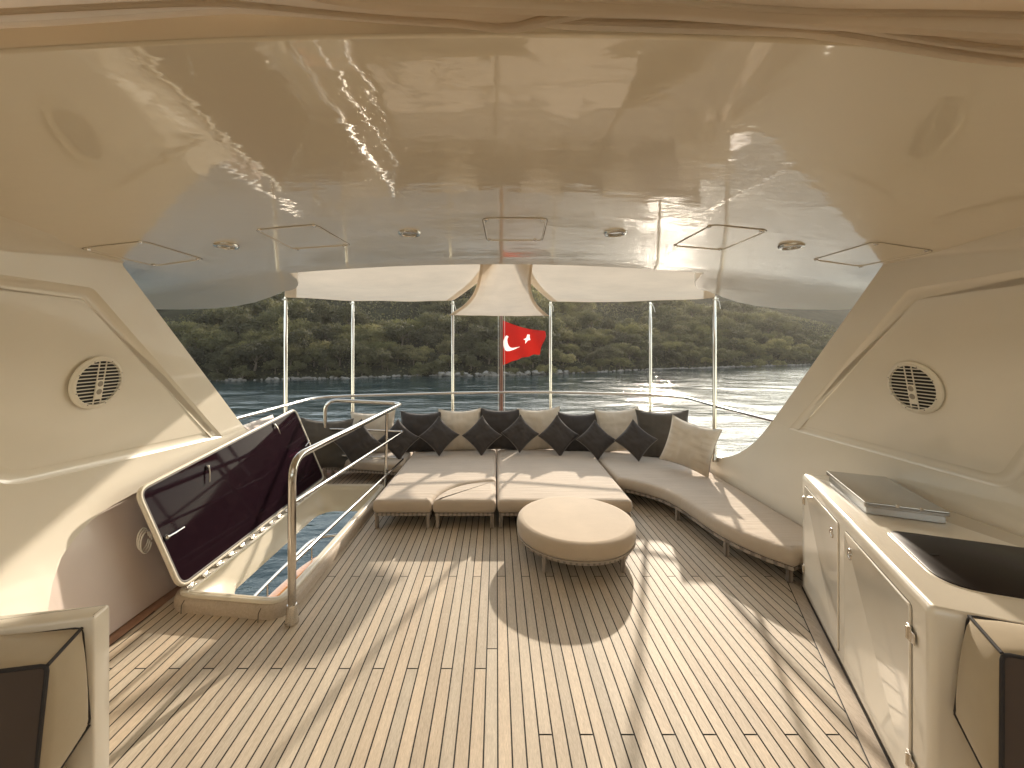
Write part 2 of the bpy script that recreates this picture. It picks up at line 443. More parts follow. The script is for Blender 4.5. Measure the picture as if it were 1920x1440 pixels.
rows = [(1.8, 3.9, .85), (5.5, 4.6, 1.2), (10.5, 5.2, 1.45), (16.5, 5.8, 1.6), (23.5, 6.4, 1.75), (31.5, 7.0, 1.9), (41, 8, 2.1), (52, 9, 2.3), (66, 11, 2.6)]
cand = []
for ri, (d0, sp, s0) in enumerate(rows):
    x = -75
    while x < 150:
        xx = x + R.uniform(-1, 1); yy = shore(xx) + d0 + R.uniform(-1.6, 1.6)
        a = xx / yy
        vis = -.90 < a < .93
        if ri >= 6: vis = vis and (-.16 < a < .22 or a > .34 or a < -.5)         # only seen through the gaps of the awning
        elif ri == 0: vis = vis and R.random() < .85
        if vis: cand.append((xx, yy, s0 * R.uniform(.72, 1.28)))
        x += sp * (1 + max(0, x) * .004)
R.shuffle(cand)
cand = cand[:296]
for xx, yy, s in cand:
    q = R.random(); kind = 0 if q < .45 else (1 if q < .72 else 2)
    pk = kind + (3 if R.random() < .5 else 0)
    _, cm, tm = tree_proto[pk]
    a = xx / yy; zone = 0
    for lim in (-.53, -.36, -.11, .012, .135, .387, .55):
        if a > lim: zone += 1
    where = ZONES[zone]; dd_ = yy - shore(xx)
    lev = 'at the waterline' if dd_ < 3.6 else ('low on the slope' if dd_ < 13 else ('halfway up the visible slope' if dd_ < 28 else 'high on the hill'))
    lab = '%s %s, %s' % (TLAB[kind], lev, where)
    root = thing(TNAME[kind], lab, 'tree', (xx, yy, ground(xx, yy) - .5 * s), '%s %s, %s' % (TGRP[kind], lev, where))
    root.rotation_euler = (0, 0, R.uniform(0, 2 * pi)); root.scale = (s * R.uniform(.95, 1.2), s * R.uniform(.95, 1.2), s * R.uniform(.8, 1.05))
    for src in (cm, tm):
        if pk in used or True:
            c = src.copy(); C.objects.link(c); c.parent = root
for _, cm, tm in tree_proto:
    bpy.data.objects.remove(cm); bpy.data.objects.remove(tm)
# scrub that nobody could count between the trees and further up
M = MB(); R = random.Random(5)
for i in range(30000):
    x = R.uniform(-95, 190); dd = R.random() ** 1.2 * 95 + .6; y = shore(x) + dd
    if not -1.05 < x / y < 1.1: continue
    s = R.uniform(.10, .26) * (1 + dd / 90)
    p = Vector((x, y, ground(x, y) + R.uniform(0, .9) * (1 + dd / 60)))
    nn = Vector((R.gauss(0, 1), R.gauss(0, 1) - .3, R.gauss(0, 1) + .6)).normalized(); u = nn.orthogonal().normalized(); v = nn.cross(u)
    M.add([p - u * s, p - v * s, p + u * s, p + v * s], [(0, 1, 2, 3)])
tag(obj('scrub', M, LEAF[0], smooth=False), 'low dark scrub growing between the trees of the far hillside', 'scrub', kind='stuff')
# rocks at the waterline
M = MB(); R = random.Random(9)
def rock(M, c, s, R):
    n = 7; m = 5; off = R.uniform(0, 50)
    def fn(u, v):
        a = 2 * pi * u; b = pi * v; d = Vector((cos(a) * sin(b), sin(a) * sin(b), cos(b)))
        return Vector(c) + Vector((d.x * s * 1.3, d.y * s, d.z * s * .8)) * (1 + .55 * mnoise.noise(d * 1.7 + Vector((off, 0, 0))))
    M.grid(fn, n, m)
for i in range(900):
    x = R.uniform(-80, 150); y = shore(x) + R.uniform(-.6, 1.2)
    rock(M, (x, y, max(ZW - .1, ground(x, y)) + R.uniform(-.1, .3)), R.uniform(.12, .42), R)
tag(obj('shore_rubble', M, ROCK, smooth=False), 'grey stone rubble strewn along the waterline', 'rocks', kind='stuff')
ri = 0
for i in range(16):
    x = -12 + i * 1.9 + R.uniform(-.5, .5); y = shore(x) - .2 + R.uniform(-.3, .5)
    M = MB(); rock(M, (0, 0, 0), R.uniform(.35, .8), R)
    o = obj('shore_boulder', M, ROCK, smooth=False); o.location = (x, y, ZW + .45)
    tag(o, 'large pale grey boulder in the row at the waterline behind the flag', 'boulder', 'pale boulders at the waterline behind the flag')

# ---------------------------------------------------------------- teak deck
HO = [(-2.33, 2.79), (-1.43, 2.68), (-1.365, 5.10), (-2.33, 5.10)]     # hatch coaming outline
HI = [(-2.25, 2.86), (-1.50, 2.77), (-1.445, 5.02), (-2.25, 5.02)]
PW = .0652
M = MB(); cols = []; R = random.Random(3)
gap = .0074; joints_seed = {}
def strip(x0, x1, y0, y1, c):
    M.add([(x0, y0, 0), (x1, y0, 0), (x1, y1, 0), (x0, y1, 0)], [(0, 1, 2, 3)]); cols.append(c)
ix0 = int(floor(-2.65 / PW)); ix1 = int(2.85 / PW)
off = (934.5 - CX) / F * 3 - PW * 0
for ix in range(ix0, ix1):
    xa = ix * PW + off * 0 + gap / 2 + .006; xb = xa + PW - gap
    k3 = ix % 3
    if k3 == 0: base = ([1.90] if xa > .03 else []) + [3.21, 5.1]
    elif k3 == 1: base = ([2.29] if xa < -.05 else [.85]) + [4.35]
    else: base = [.4 if ix % 2 else 1.1] + ([2.44] if ix in (-2, -1) else []) + [5.6]
    js = sorted([-1.6] + base + [6.6])
    for a, bb in zip(js, js[1:]):
        segs = [(a + gap / 2, bb - gap / 2)]
        if xb > -2.28 and xa < -1.46:
            ns = []
            for s, e in segs:
                lo, hi = (2.97 if xa < -2.2 else 2.86), 5.02
                if e <= lo or s >= hi: ns.append((s, e)); continue
                if s < lo: ns.append((s, lo))
                if e > hi: ns.append((hi, e))
            segs = ns
        v = R.uniform(.87, 1.08); wtint = R.uniform(-.03, .03)
        for s, e in segs:
            strip(xa, xb, s, e, (v * (1 + wtint), v, v * (1 - wtint), 1))
# caulk bed below
bed = MB(); bed.add([(x, y, -.004) for x in (-2.75, -2.25, -1.49, 2.85) for y in (-1.6, 2.86, 5.02, 6.6)],
    [(i * 4 + j, (i + 1) * 4 + j, (i + 1) * 4 + j + 1, i * 4 + j + 1) for i in range(3) for j in range(3) if not (i == 1 and j == 1)])
dk = obj('deck', M, TEAK, smooth=False); tag(dk, kind='structure')
ca = dk.data.color_attributes.new('plank', 'FLOAT_COLOR', 'CORNER')
buf = []
for c in cols: buf += list(c) * 4
ca.data.foreach_set('color', buf)
obj('caulking', bed, CAULK, dk, smooth=False)
# margin boards
P0 = Vector((2.336, 3.05)); P1 = Vector((1.605, 1.476)); ud = (P1 - P0).normalized(); nd = Vector((-ud.y, ud.x)); 
if nd.x > 0: nd = -nd                                           # nd points to the deck centre
mb = MB()
def board(a, b, wd, z=.004):
    a, b = Vector(a), Vector(b); d = (b - a).normalized(); n_ = Vector((-d.y, d.x)) * wd
    mb.add([(a.x, a.y, z), (b.x, b.y, z), (b.x + n_.x, b.y + n_.y, z), (a.x + n_.x, a.y + n_.y, z)], [(0, 1, 2, 3)])
a0 = P0 - ud * .08 ; a1 = P1 + ud * 1.6
mb.add([(*(a0 + nd * .078), .004), (*(a1 + nd * .078), .004), (*(a1 - nd * .10), .004), (*(a0 - nd * .10), .004)], [(0, 1, 2, 3)])
obj('margin_board', mb, TEAKM, dk, smooth=False)
lb = MB()
q0 = a0 + nd * .078; q1 = a1 + nd * .078
lb.add([(*(q0 + nd * .006), .0055), (*(q1 + nd * .006), .0055), (*q1, .0055), (*q0, .0055)], [(0, 1, 2, 3)])
obj('margin_caulk', lb, CAULK, dk, smooth=False)
mb = MB(); mb.add([(-2.56, 1.2, .004), (-2.385, 1.2, .004), (-2.385, 2.78, .004), (-2.36, 5.9, .004), (-2.56, 5.9, .004)], [(0, 1, 2, 3, 4)])
obj('margin_board', mb, TEAKD, dk, smooth=False)
mb = MB(); mb.add([(-2.388, 1.2, .0055), (-2.380, 1.2, .0055), (-2.380, 2.78, .0055), (-2.388, 2.78, .0055)], [(0, 1, 2, 3)])
obj('margin_caulk', mb, CAULK, dk, smooth=False)

# ---------------------------------------------------------------- hull and lower deck
hl = thing('hull', 'white yacht hull with varnished cap rail, seen down through the open hatch', 'boat hull', (0, 4, ZW))
capline = smooth_path([(-3.06, -2, -1.5), (-3.05, 2, -1.5), (-3.04, 4.2, -1.5), (-3.02, 5.2, -1.5), (-2.96, 5.8, -1.5), (-2.90, 6.15, -1.5), (-2.75, 6.42, -1.5), (-2.4, 6.6, -1.5), (-1.6, 6.75, -1.5), (0, 6.85, -1.5), (1.6, 6.75, -1.5), (2.4, 6.6, -1.5), (2.9, 6.15, -1.5), (3.05, 5, -1.5), (3.06, -2, -1.5)], 5)
def offs(path, d):
    out = []
    for i, p in enumerate(path):
        a = path[max(0, i - 1)]; b = path[min(len(path) - 1, i + 1)]; tt = (b - a); n_ = Vector((-tt.y, tt.x, 0)).normalized()
        out.append(p + n_ * d)
    return out
def wall_from(path, z0, z1, d0, d1):
    A = offs(path, d0); B = offs(path, d1); M = MB()
    M.loops([[Vector((p.x, p.y, z0)) for p in A], [Vector((p.x, p.y, z1)) for p in A], [Vector((p.x, p.y, z1)) for p in B], [Vector((p.x, p.y, z0)) for p in B]], False, False, closed=False)
    return M
obj('bulwark', wall_from(capline, ZW - .3, -1.53, .04, -.04), GEL, hl)
capm = MB(); A = offs(capline, .055); B = offs(capline, -.055)
capm.loops([[p + Vector((0, 0, -.03)) for p in A], [p + Vector((0, 0, 0)) for p in A], [p + Vector((0, 0, .012)) for p in capline], [p for p in B], [p + Vector((0, 0, -.03)) for p in B]], False, False, closed=False)
obj('cap_rail', capm, VARN, hl)
M = MB(); M.add([(p.x, p.y, -2.35) for p in offs(capline, -.02)], [tuple(range(len(capline)))])
obj('lower_deck', M, TEAKM, hl, smooth=False)
M = MB(); M.prism([(-1.38, -2), (2.2, -2), (2.2, 4.7), (-1.38, 4.7)], -2.34, -.16); obj('cabin_block', M, GEL, hl, smooth=False)
rl = smooth_path([(-2.99, 1, -1.22), (-2.98, 4.8, -1.22), (-2.95, 5.7, -1.21), (-2.92, 6.2, -1.2), (-2.80, 6.38, -1.2), (-2.5, 6.47, -1.2), (-1.6, 6.6, -1.2), (0, 6.7, -1.2), (2, 6.6, -1.2)], 5)
M = MB(); M.tube(rl, .022, 10)
for k in (6, 16, 24, 32): M.tube([rl[k], rl[k] - Vector((0, 0, .3))], .012, 8)
obj('lower_handrail', M, STEEL, hl)
# deck underside slab so that the upper deck has thickness (hole for the hatch)
M = MB()
for (x0, x1, y0, y1) in ((-2.75, -2.32, -1.6, 6.3), (-1.40, 2.85, -1.6, 6.45), (-2.32, -1.40, -1.6, 2.74), (-2.32, -1.40, 5.09, 6.3)):
    M.box(((x0 + x1) / 2, (y0 + y1) / 2, -.075), (x1 - x0 - .002, y1 - y0 - .002, .13))
obj('upper_deck_slab', M, GEL, hl, smooth=False)

# ---------------------------------------------------------------- side walls
def xr(z): return 2.70 - .19 * max(0, z - 1.1)
def xl(z): return -2.60 + .17 * max(0, z - 1.0) + .38 * max(0, .74 - z) ** 1.3
def fill_plate(outer, holes, X, out_sign, thick, M):
    """plate given by an outline in (Y,z), laid on x=X(z), with holes; thickened outwards"""
    import bmesh
    bm = bmesh.new(); edges = []
    def loop(pts):
        vs = [bm.verts.new((0, p[0], p[1])) for p in pts]
        for i in range(len(vs)): edges.append(bm.edges.new((vs[i], vs[(i + 1) % len(vs)])))
    loop(outer)
    for h in holes: loop(h)
    bmesh.ops.triangle_fill(bm, edges=edges, use_beauty=True, use_dissolve=False, normal=(1, 0, 0))
    # cut into strips so that the sheet can follow the curved section
    for z in [.12, .25, .38, .5, .62, .74, .9, 1.0, 1.1, 1.3, 1.6, 1.9, 2.2]:
        geom = bm.verts[:] + bm.edges[:] + bm.faces[:]
        bmesh.ops.bisect_plane(bm, geom=geom, plane_co=(0, 0, z), plane_no=(0, 0, 1))
    bm.verts.index_update(); vs = [(X(v.co.z), v.co.y, v.co.z) for v in bm.verts]
    fs = [tuple(v.index for v in (f.verts if out_sign < 0 else reversed(f.verts[:]))) for f in bm.faces]
    bm.free(); M.add(vs, fs)
    if thick:
        n = len(outer)
        def dens(o):
            r_ = []
            for i in range(len(o)):
                a, b_ = Vector(o[i]), Vector(o[(i + 1) % len(o)]); k = max(1, int((a - b_).length / .12))
                r_ += [a.lerp(b_, q / k) for q in range(k)]
            return r_
        D = dens(outer); n = len(D)
        M.add([(X(p[1]), p[0], p[1]) for p in D] + [(X(p[1]) + out_sign * thick, p[0], p[1]) for p in D],
              [(i, (i + 1) % n, n + (i + 1) % n, n + i) for i in range(n)])
def wall_pt(px, py, X):
    p = onfn(px, py, lambda x, y, z: x - X(z)); return (p.y, p.z)
def ring_recess(hole, X, out_sign, wd, dep, M):
    """a groove sloping outwards from the hole edge and the recessed panel that closes it"""
    h = ccw(hole); a = inset(h, wd * .35); b_ = inset(h, wd); c = inset(h, wd * 1.25); n = len(h)
    def L(pts, d): return [Vector((X(p[1]) + out_sign * d, p[0], p[1])) for p in pts]
    M.loops([L([Vector(p) for p in h], 0), L(a, dep * .8), L(b_, dep), L(c, dep * .72)], False, False)
    return c, dep * .72
side_right = thing('side_wall', 'cream side wall on the right, rising in a raked arch from behind the counter to the hardtop', 'side wall', (2.7, 2, 0))
side_left = thing('side_wall', 'cream side wall on the left, half sunlit, rising in a raked arch behind the open hatch', 'side wall', (-2.6, 2, 0))
# right
oR = [(-1.6, 0.0), (5.05, 0.0), (5.02, .44)] + [wall_pt(px, py, xr) for px, py in ((1370, 856), (1385, 850), (1400, 841), (1415, 829), (1430, 813), (1450, 787))] + [wall_pt(1480, 745, xr), wall_pt(1655, 497, xr)]
zt = 2.41
oR += [(oR[-1][0] - .04, zt), (-1.6, zt)]
pR = [wall_pt(*p, xr) for p in ((1478, 804), (1703, 542))] + [(1.42, wall_pt(1703, 542, xr)[1] + .03), (wall_pt(1894, 921, xr))]
pR = [tuple(p) for p in rnd(pR, [.02, .03, .05, .10])]
M = MB(); fill_plate(oR, [pR], xr, 1, .12, M)
obj('wall_shell', M, GELW, side_right, ang=30)
M = MB(); c, dd = ring_recess(pR, xr, 1, .055, .012, M)
obj('panel_groove', M, GELW, side_right, ang=50)
M = MB(); fill_plate([tuple(p) for p in c], [], lambda z: xr(z) + dd, 1, 0, M)
obj('inset_panel', M, GELW, side_right, ang=30)
# left
niche = [wall_pt(*p, xl) for p in ((88, 1160), (92, 1130), (98, 1095), (115, 1045), (140, 1010), (172, 975), (210, 948), (250, 926), (300, 906), (345, 893))]
oL = [(-1.6, 0.0), (niche[0][0] - .01, 0.0)] + niche + [(3.9, .93), (4.45, .92), wall_pt(457, 800, xl), wall_pt(232, 500, xl)]
oL[-3] = (wall_pt(457, 800, xl)[0] + .16, .93)
oL += [(oL[-1][0] - .04, zt), (-1.6, zt)]
pL = [wall_pt(*p, xl) for p in ((418, 819), (175, 540))] + [(1.55, 2.2), (1.55, 1.45), (wall_pt(28, 912, xl))]
pL = [tuple(p) for p in rnd(pL, [.02, .03, .05, .05, .1])]
M = MB(); fill_plate(oL, [pL], xl, -1, .12, M)
obj('wall_shell', M, GELW, side_left, ang=30)
M = MB(); c, dd = ring_recess(pL, xl, -1, .06, .024, M)
obj('panel_groove', M, GELW, side_left, ang=50)
M = MB(); fill_plate([tuple(p) for p in c], [], lambda z: xl(z) - dd, -1, 0, M)
obj('inset_panel', M, GELW, side_left, ang=30)
# bulwark round the aft deck
bw = thing('bulwark', 'low cream bulwark round the aft deck behind the sofas, carrying the rail posts', 'bulwark', (0, 6.3, 0))
path = smooth_path([(-2.52, 1.0, 0), (-2.52, 2.6, 0), (-2.50, 3.3, 0), (-2.54, 4.2, 0), (-2.60, 5.2, 0), (-2.52, 5.75, 0), (-2.1, 6.08, 0), (-1.2, 6.27, 0), (0, 6.38, 0), (1.2, 6.32, 0), (2.1, 6.12, 0), (2.6, 5.75, 0), (2.71, 5.2, 0), (2.715, 4.9, 0)], 6)
def ring_sec(path, sec):
    O = {}
    M = MB(); ls = []
    for d, z in sec: ls.append([Vector((q.x, q.y, z)) for q in offs(path, d)])
    M.loops(ls, False, False, closed=False); return M
obj('inner_face', ring_sec(path, [(0, -.02), (.02, .2), (.06, .40), (.075, .435), (.10, .45), (.24, .45), (.27, .43), (.28, .0), (.28, -.16)]), GELP, bw, ang=60)
pl_ = smooth_path([(-2.47, .6, 0), (-2.47, 2.6, 0), (-2.455, 3.2, 0), (-2.50, 4.2, 0), (-2.56, 5.0, 0)], 6)
obj('side_face', ring_sec(pl_, [(-.003, .012), (.05, .3), (.13, .62), (.22, .95), (.24, 1.0)]), GELP, bw, ang=60)

# ---------------------------------------------------------------- hardtop
def zc(x, y):
    return 2.555 - .030 * x * x - .13 * (max(0, y - 3.15) ** 2 / (max(0, y - 3.15) + .12)) - .02 * sst(1.2, .9, y) * 0
def aft(x):
    ax = abs(x - .0)
    if ax < 1.72: return 3.345 - .045 * (ax / 1.72) ** 2
    t = ax - 1.72
    if ax < 2.0: return 3.30 + .46 * sqrt(max(0, 1 - (1 - t / .28) ** 2)) 
    if ax < 2.6: return 3.76 + .24 * sin((ax - 2.0) / .6 * pi / 2)
    return 4.0 - .45 * ((ax - 2.6) / .7) ** 2
cols_x = [-3.3, -3.15, -3.0, -2.8, -2.6, -2.4, -2.2, -2.1, -2.0, -1.95, -1.88, -1.82, -1.77, -1.74, -1.725, -1.715, -1.6, -1.4, -1.2, -1.0, -.8, -.6, -.4, -.2, 0]
cols_x += [-q for q in reversed(cols_x[:-1])]
nr = 30; Y0 = .90
bot = [[Vector((x, Y0 + (aft(x) - Y0) * j / nr, 0)) for x in cols_x] for j in range(nr + 1)]
for rw in bot:
    for p in rw: p.z = zc(p.x, p.y)
M = MB(); nc = len(cols_x)
vs = [p for rw in bot for p in rw]; tv = [p + Vector((0, 0, .085)) for p in vs]; nb_ = len(vs); fs = []
for j in range(nr):
    for i in range(nc - 1):
        a = j * nc + i; fs.append((a, a + nc, a + nc + 1, a + 1)); fs.append((nb_ + a, nb_ + a + 1, nb_ + a + nc + 1, nb_ + a + nc))
per = [i for i in range(nc)] + [j * nc + nc - 1 for j in range(1, nr + 1)] + [nr * nc + i for i in range(nc - 2, -1, -1)] + [j * nc for j in range(nr - 1, 0, -1)]
for a, b_ in zip(per, per[1:] + per[:1]): fs.append((a, b_, nb_ + b_, nb_ + a))
M.add(vs + tv, fs)
ht = thing('hardtop', 'glossy cream hardtop ceiling over the deck with curved lobes reaching aft', 'hardtop', (0, 2, 2.5))
obj('ceiling_shell', M, CEIL, ht, bevel=.018, ang=45)
# front part of the hardtop on both sides of the open roof
for sgn in (-1, 1):
    M = MB()
    M.grid(lambda u, v: (lambda x, y: Vector((x, y, zc(x, y) + .001)))(sgn * (1.75 + 1.55 * u), -1.6 + 2.498 * v), 6, 8)
    obj('side_panel', M, CEIL, ht, solid=.01)
# lip of the roof opening
M = MB(); M.grid(lambda u, v: Vector((-1.75 + 3.5 * u, Y0 - .004 - .0 * v, zc(-1.75 + 3.5 * u, Y0) + .003 + .075 * v)), 20, 2)
obj('opening_lip', M, GELW, ht)
# fillets between wall and ceiling
for X, sgn, ye, par in ((xr, 1, oR[-3][0], side_right), (xl, -1, oL[-3][0], side_left)):
    M = MB(); secs = []
    za = 2.27; n = 12
    xa = X(za); xb = xa - sgn * .26
    P_ = [Vector((xa, za)), Vector((X(2.385), 2.388)), Vector((xb, zc(xb, 2) - .001))]
    sec = [P_[0] * (1 - t) ** 2 + P_[1] * 2 * t * (1 - t) + P_[2] * t * t for t in [k / n for k in range(n + 1)]]
    zt_ = 2.37
    def ae(z): return ye + (zt_ - z) * 1.0 - .012
    rowsv = []; cor = Vector((X(2.39), 2.39))
    for q in sec:
        rw_ = []
        for k in range(25):
            kk = (k / 24) ** .6; e = ye - .012 + max(0, 2.37 - q.y) * .9 * (1 - kk) * 0
            yy_ = -1.6 + (e + 1.6) * kk; tp = 1 - .86 * sst(1.5, ye, yy_); qq = cor.lerp(q, tp)
            rw_.append(Vector((qq.x - sgn * .002, yy_, min(qq.y, zc(qq.x, yy_) + .002))))
        rowsv.append(rw_)
    M.loops(rowsv, False, False, closed=False)
    e = [rw[-1] for rw in rowsv]; M.add(e + [Vector((X(2.39), ye - .02, 2.42))], [tuple(range(len(e) + 1))])
    obj('fillet', M, GELW, par, ang=60)
def on_ceiling(px, py, d=0):
    p = onfn(px, py, lambda x, y, z: z - zc(x, y), .9, 5); p.z -= d; return p
# access panels with latches
def access(corners, latches, label):
    c3 = [on_ceiling(*p) for p in corners]; pts = ccw([(p.x, p.y) for p in c3]); o = rnd(pts, .045, 5)
    M = MB()
    def L(pp, d): return [Vector((p[0], p[1], zc(p[0], p[1]) - d)) for p in pp]
    oi = inset(o, .006)
    g = MB(); g.loops([L(o, .0015), L(inset(o, .004), .0018)], False, False)
    bd = MB(); bd.loops([L(inset(o, .004), .0005), L(inset(o, .0055), .0040), L(inset(o, .0095), .0046), L(inset(o, .013), .0005)], False, False)
    pn = obj('access_panel', g, simple('panel_gap', (.20, .15, .10), .5) if 'panel_gap' not in bpy.data.materials else bpy.data.materials['panel_gap'], ht, smooth=False)
    obj('panel_bead', bd, GEL, pn, ang=80)
    for lx, ly in latches:
        q = on_ceiling(lx, ly)
        K = MB(); K.lathe([(.0125, .003), (.0125, -.004), (.009, -.007)], (q.x, q.y, q.z), seg=14)
        K.box((q.x, q.y, q.z - .008), (.008, .018, .004))
        obj('latch', K, HSTEEL, pn, ang=30)
access([(903, 408), (1028, 408), (1018, 451), (912, 451)], [(912, 411), (1017, 411), (917, 449), (1003, 449)], '')
access([(1335, 420), (1445, 431), (1355, 469), (1258, 461)], [(1330, 424), (1428, 432), (1267, 459), (1350, 467)], '')
access([(475, 430), (592, 420), (660, 460), (548, 467)], [(487, 430), (588, 422), (645, 460), (558, 466)], '')
access([(1640, 452), (1757, 470), (1612, 500), (1520, 487)], [(1643, 456), (1738, 469), (1530, 486), (1614, 499)], '')
access([(145, 465), (270, 451), (385, 486), (290, 499)], [(165, 466), (263, 453), (371, 485), (288, 496)], '')
for (lx, ly), lab in zip([(424, 460), (768, 436), (1154, 436), (1484, 461)],
        ['round recessed ceiling spotlight at the far left, nearest the left wall', 'round recessed ceiling spotlight left of the centre ceiling panel', 'round recessed ceiling spotlight just right of the centre ceiling panel', 'round recessed ceiling spotlight at the far right, nearest the right wall']):
    q = on_ceiling(lx, ly); root = thing('ceiling_light', lab, 'ceiling light', q, 'spotlights recessed in the hardtop')
    M = MB(); M.lathe([(.047, .004), (.047, -.010), (.053, -.014), (.064, -.012), (.069, -.004), (.069, .004)], q, seg=36, cap0=False, cap1=False)
    obj('trim_ring', M, HSTEEL, root)
    M = MB(); M.lathe([(.0475, -.004), (.03, -.002), (.004, -.001)], q, seg=30); obj('lens', M, LENS, root)

# ---------------------------------------------------------------- canopy cloth gathered over the open roof
cv = thing('roof_canopy', 'folded beige canvas canopy gathered over the open front edge of the hardtop', 'canopy', (0, .5, 2.6))
def layer(line, yb, zb, ph, deep=.28):
    L = sorted(line)
    def ze(x):
        px = CX + x / yb * F
        for (a, ya), (b_, yb2) in zip(L, L[1:]):
            if a <= px <= b_:
                t = (px - a) / (b_ - a); t = t * t * (3 - 2 * t) * .35 + t * .65
                return H + (CY - (ya + (yb2 - ya) * t)) / F * yb
        return H + (CY - (L[0][1] if px < L[0][0] else L[-1][1])) / F * yb
    def fn(u, v):
        x = -3.2 + 6.4 * u
        e = ze(x)
        if v < .12:
            t = v / .12; y = yb + .09 * (1 - t); z = e + (.10) * (1 - t) ** 2
        else:
            t = (v - .12) / .88; y = yb - t * deep; t *= deep / 2.3
            fold = .014 * sin(t * 34 + ph + x * .9 + 2.0 * mnoise.noise(Vector((x * .8, ph, 0)))) * (1 - t) ** 2
            z = e + (zb - e) * sst(0, .30, t) + abs(fold) + .02 * mnoise.noise(Vector((x * 1.5, t * 6, ph)))
        return Vector((x, y, z))
    M = MB(); M.grid(fn, 160, 120)
    M.tube([fn(i / 160, .125) + Vector((0, 0, -.002)) for i in range(161)], .0055, 8); return M
obj('outer_fold', layer([(-1500, -90), (200, -60), (900, -20), (1250, 12), (1480, 30), (1920, 92), (3500, 200)], .80, 2.74, 6), CANV, cv)
obj('front_fold', layer([(-1500, 150), (0, 40), (430, 13), (850, 40), (955, 53), (1090, 25), (1200, -5), (1500, -40), (3500, -60)], .80, 2.68, 0), CANV, cv)
obj('middle_fold', layer([(-1500, -60), (600, -50), (960, 30), (1060, 45), (1500, 58), (1920, 116), (3500, 260)], .84, 2.72, 2), CANV, cv)
obj('upper_fold', layer([(-1500, -80), (300, -60), (700, 6), (1200, 20), (1600, 45), (1920, 62), (3500, 160)], .74, 2.75, 4, 2.24), CANV, cv)
# unseen windscreen zone behind the camera, added to cut the light from behind
fw = thing('added_bulkhead', 'unseen cream bulkhead added behind the camera to cut the light on the helm seats', 'bulkhead', (0, -1.6, 0))
M = MB(); M.box((0, -1.66, .80), (5.6, .1, 1.6)); obj('added_dash', M, GELW, fw, bevel=.03)
M = MB(); M.box((0, -1.64, 2.42), (5.0, .06, .5)); obj('added_header', M, GELW, fw, bevel=.02)
for x in (-1.6, 0, 1.6):
    M = MB(); M.box((x, -1.65, 1.89), (.5, .06, .60)); obj('added_pillar', M, GELW, fw, bevel=.01)

# ---------------------------------------------------------------- speakers
def speaker(px, py, X, sgn, lab):
    p = onfn(px, py, lambda x, y, z: x - X(z)); k = (X(p.z + .01) - X(p.z - .01)) / .02
    nrm = Vector((-sgn, 0, k * sgn)).normalized()         # faces the deck
    q = Vector((0, 0, 1)).rotation_difference(nrm)
    # keep slats horizontal
    zax = nrm; xax = Vector((0, 1, 0)) - zax * zax.y; xax.normalize(); yax = zax.cross(xax)
    Rm = Matrix((xax, yax, zax)).transposed()
    base = p + nrm * -.001
    root = thing('wall_speaker', lab, 'speaker', p)
    def T(M):
        M.v = [base + Rm @ v for v in M.v]; return M
    M = MB(); M.lathe([(.165, 0), (.165, .007), (.161, .011), (.154, .013), (.149, .020), (.142, .022), (.138, .019), (.137, .006)], (0, 0, 0), seg=48, cap1=False)
    obj('bezel', T(M), WHITE, root, ang=35)
    M = MB(); M.lathe([(.138, .006), (.06, .005), (.002, .004)], (0, 0, 0), seg=40); obj('cone', T(M), BLACK, root)
    M = MB()
    for k in range(12):
        y = -.120 + k * .0218; hw = sqrt(max(0, .138 ** 2 - y * y))
        M.box((0, y, .018), (2 * hw, .0060, .004))
    for x in (-.022, .022): M.box((x, 0, .019), (.004, 2 * sqrt(.137 ** 2 - x * x), .006))
    obj('grille', T(M), WHITE, root, smooth=False)
    M = MB(); s_ = 1 if yax.z > 0 else -1
    M.box((0, -.042 * s_, .020), (.046, .125, .008)); tw = obj('tweeter_bridge', T(M), WHITE, root, bevel=.004)
    for dy in (-.005, -.055):
        M = MB(); M.lathe([(.019, .023), (.015, .026), (.003, .0265)], (0, dy * s_, 0), seg=22); obj('tweeter', T(M), simple('tweeter_mesh', (.32, .28, .23), .6) if 'tweeter_mesh' not in bpy.data.materials else bpy.data.materials['tweeter_mesh'], tw)
    M = MB()
    for k in range(8):
        a = 2 * pi * (k + .5) / 8; M.lathe([(.0030, .018), (.0030, .0225), (.002, .0235)], (.1445 * cos(a), .1445 * sin(a), 0), seg=8)
    obj('screws', T(M), GREYR, root)
speaker(182, 717, xl, -1, 'round cream wall speaker on the left side wall')
speaker(1714, 726, xr, 1, 'round cream wall speaker on the right side wall, above the counter')

# ---------------------------------------------------------------- aft rail with posts
rail = thing('stern_rail', 'polished steel rail on tall posts curving round the aft deck', 'railing', (0, 6, .45))
rp = [onY(px, py, 545 / (py - 650)) for px, py in ((445, 790), (537, 760))]
hand = [(-2.64, 4.02, 1.12), (-2.62, 4.96, 1.12), (-2.61, 5.72, 1.12), (-2.14, 5.93, 1.12), (-.69, 6.27, 1.12), (.08, 6.37, 1.12), (.866, 6.40, 1.12), (2.34, 6.06, 1.12), (2.72, 5.75, 1.12), (2.69, 4.86, 1.12), (2.73, 3.87, 1.12)]
M = MB(); M.tube(bend_path(hand, .28, 7), .019, 12); obj('handrail', M, STEEL, rail)
posts = [(-2.63, 4.97, 2.47, .35), (-2.14, 5.93, 2.52, .45), (-.69, 6.27, 2.56, .45), (.866, 6.40, 2.56, .45), (2.34, 6.06, 2.52, .45), (2.665, 4.87, 2.46, .45)]
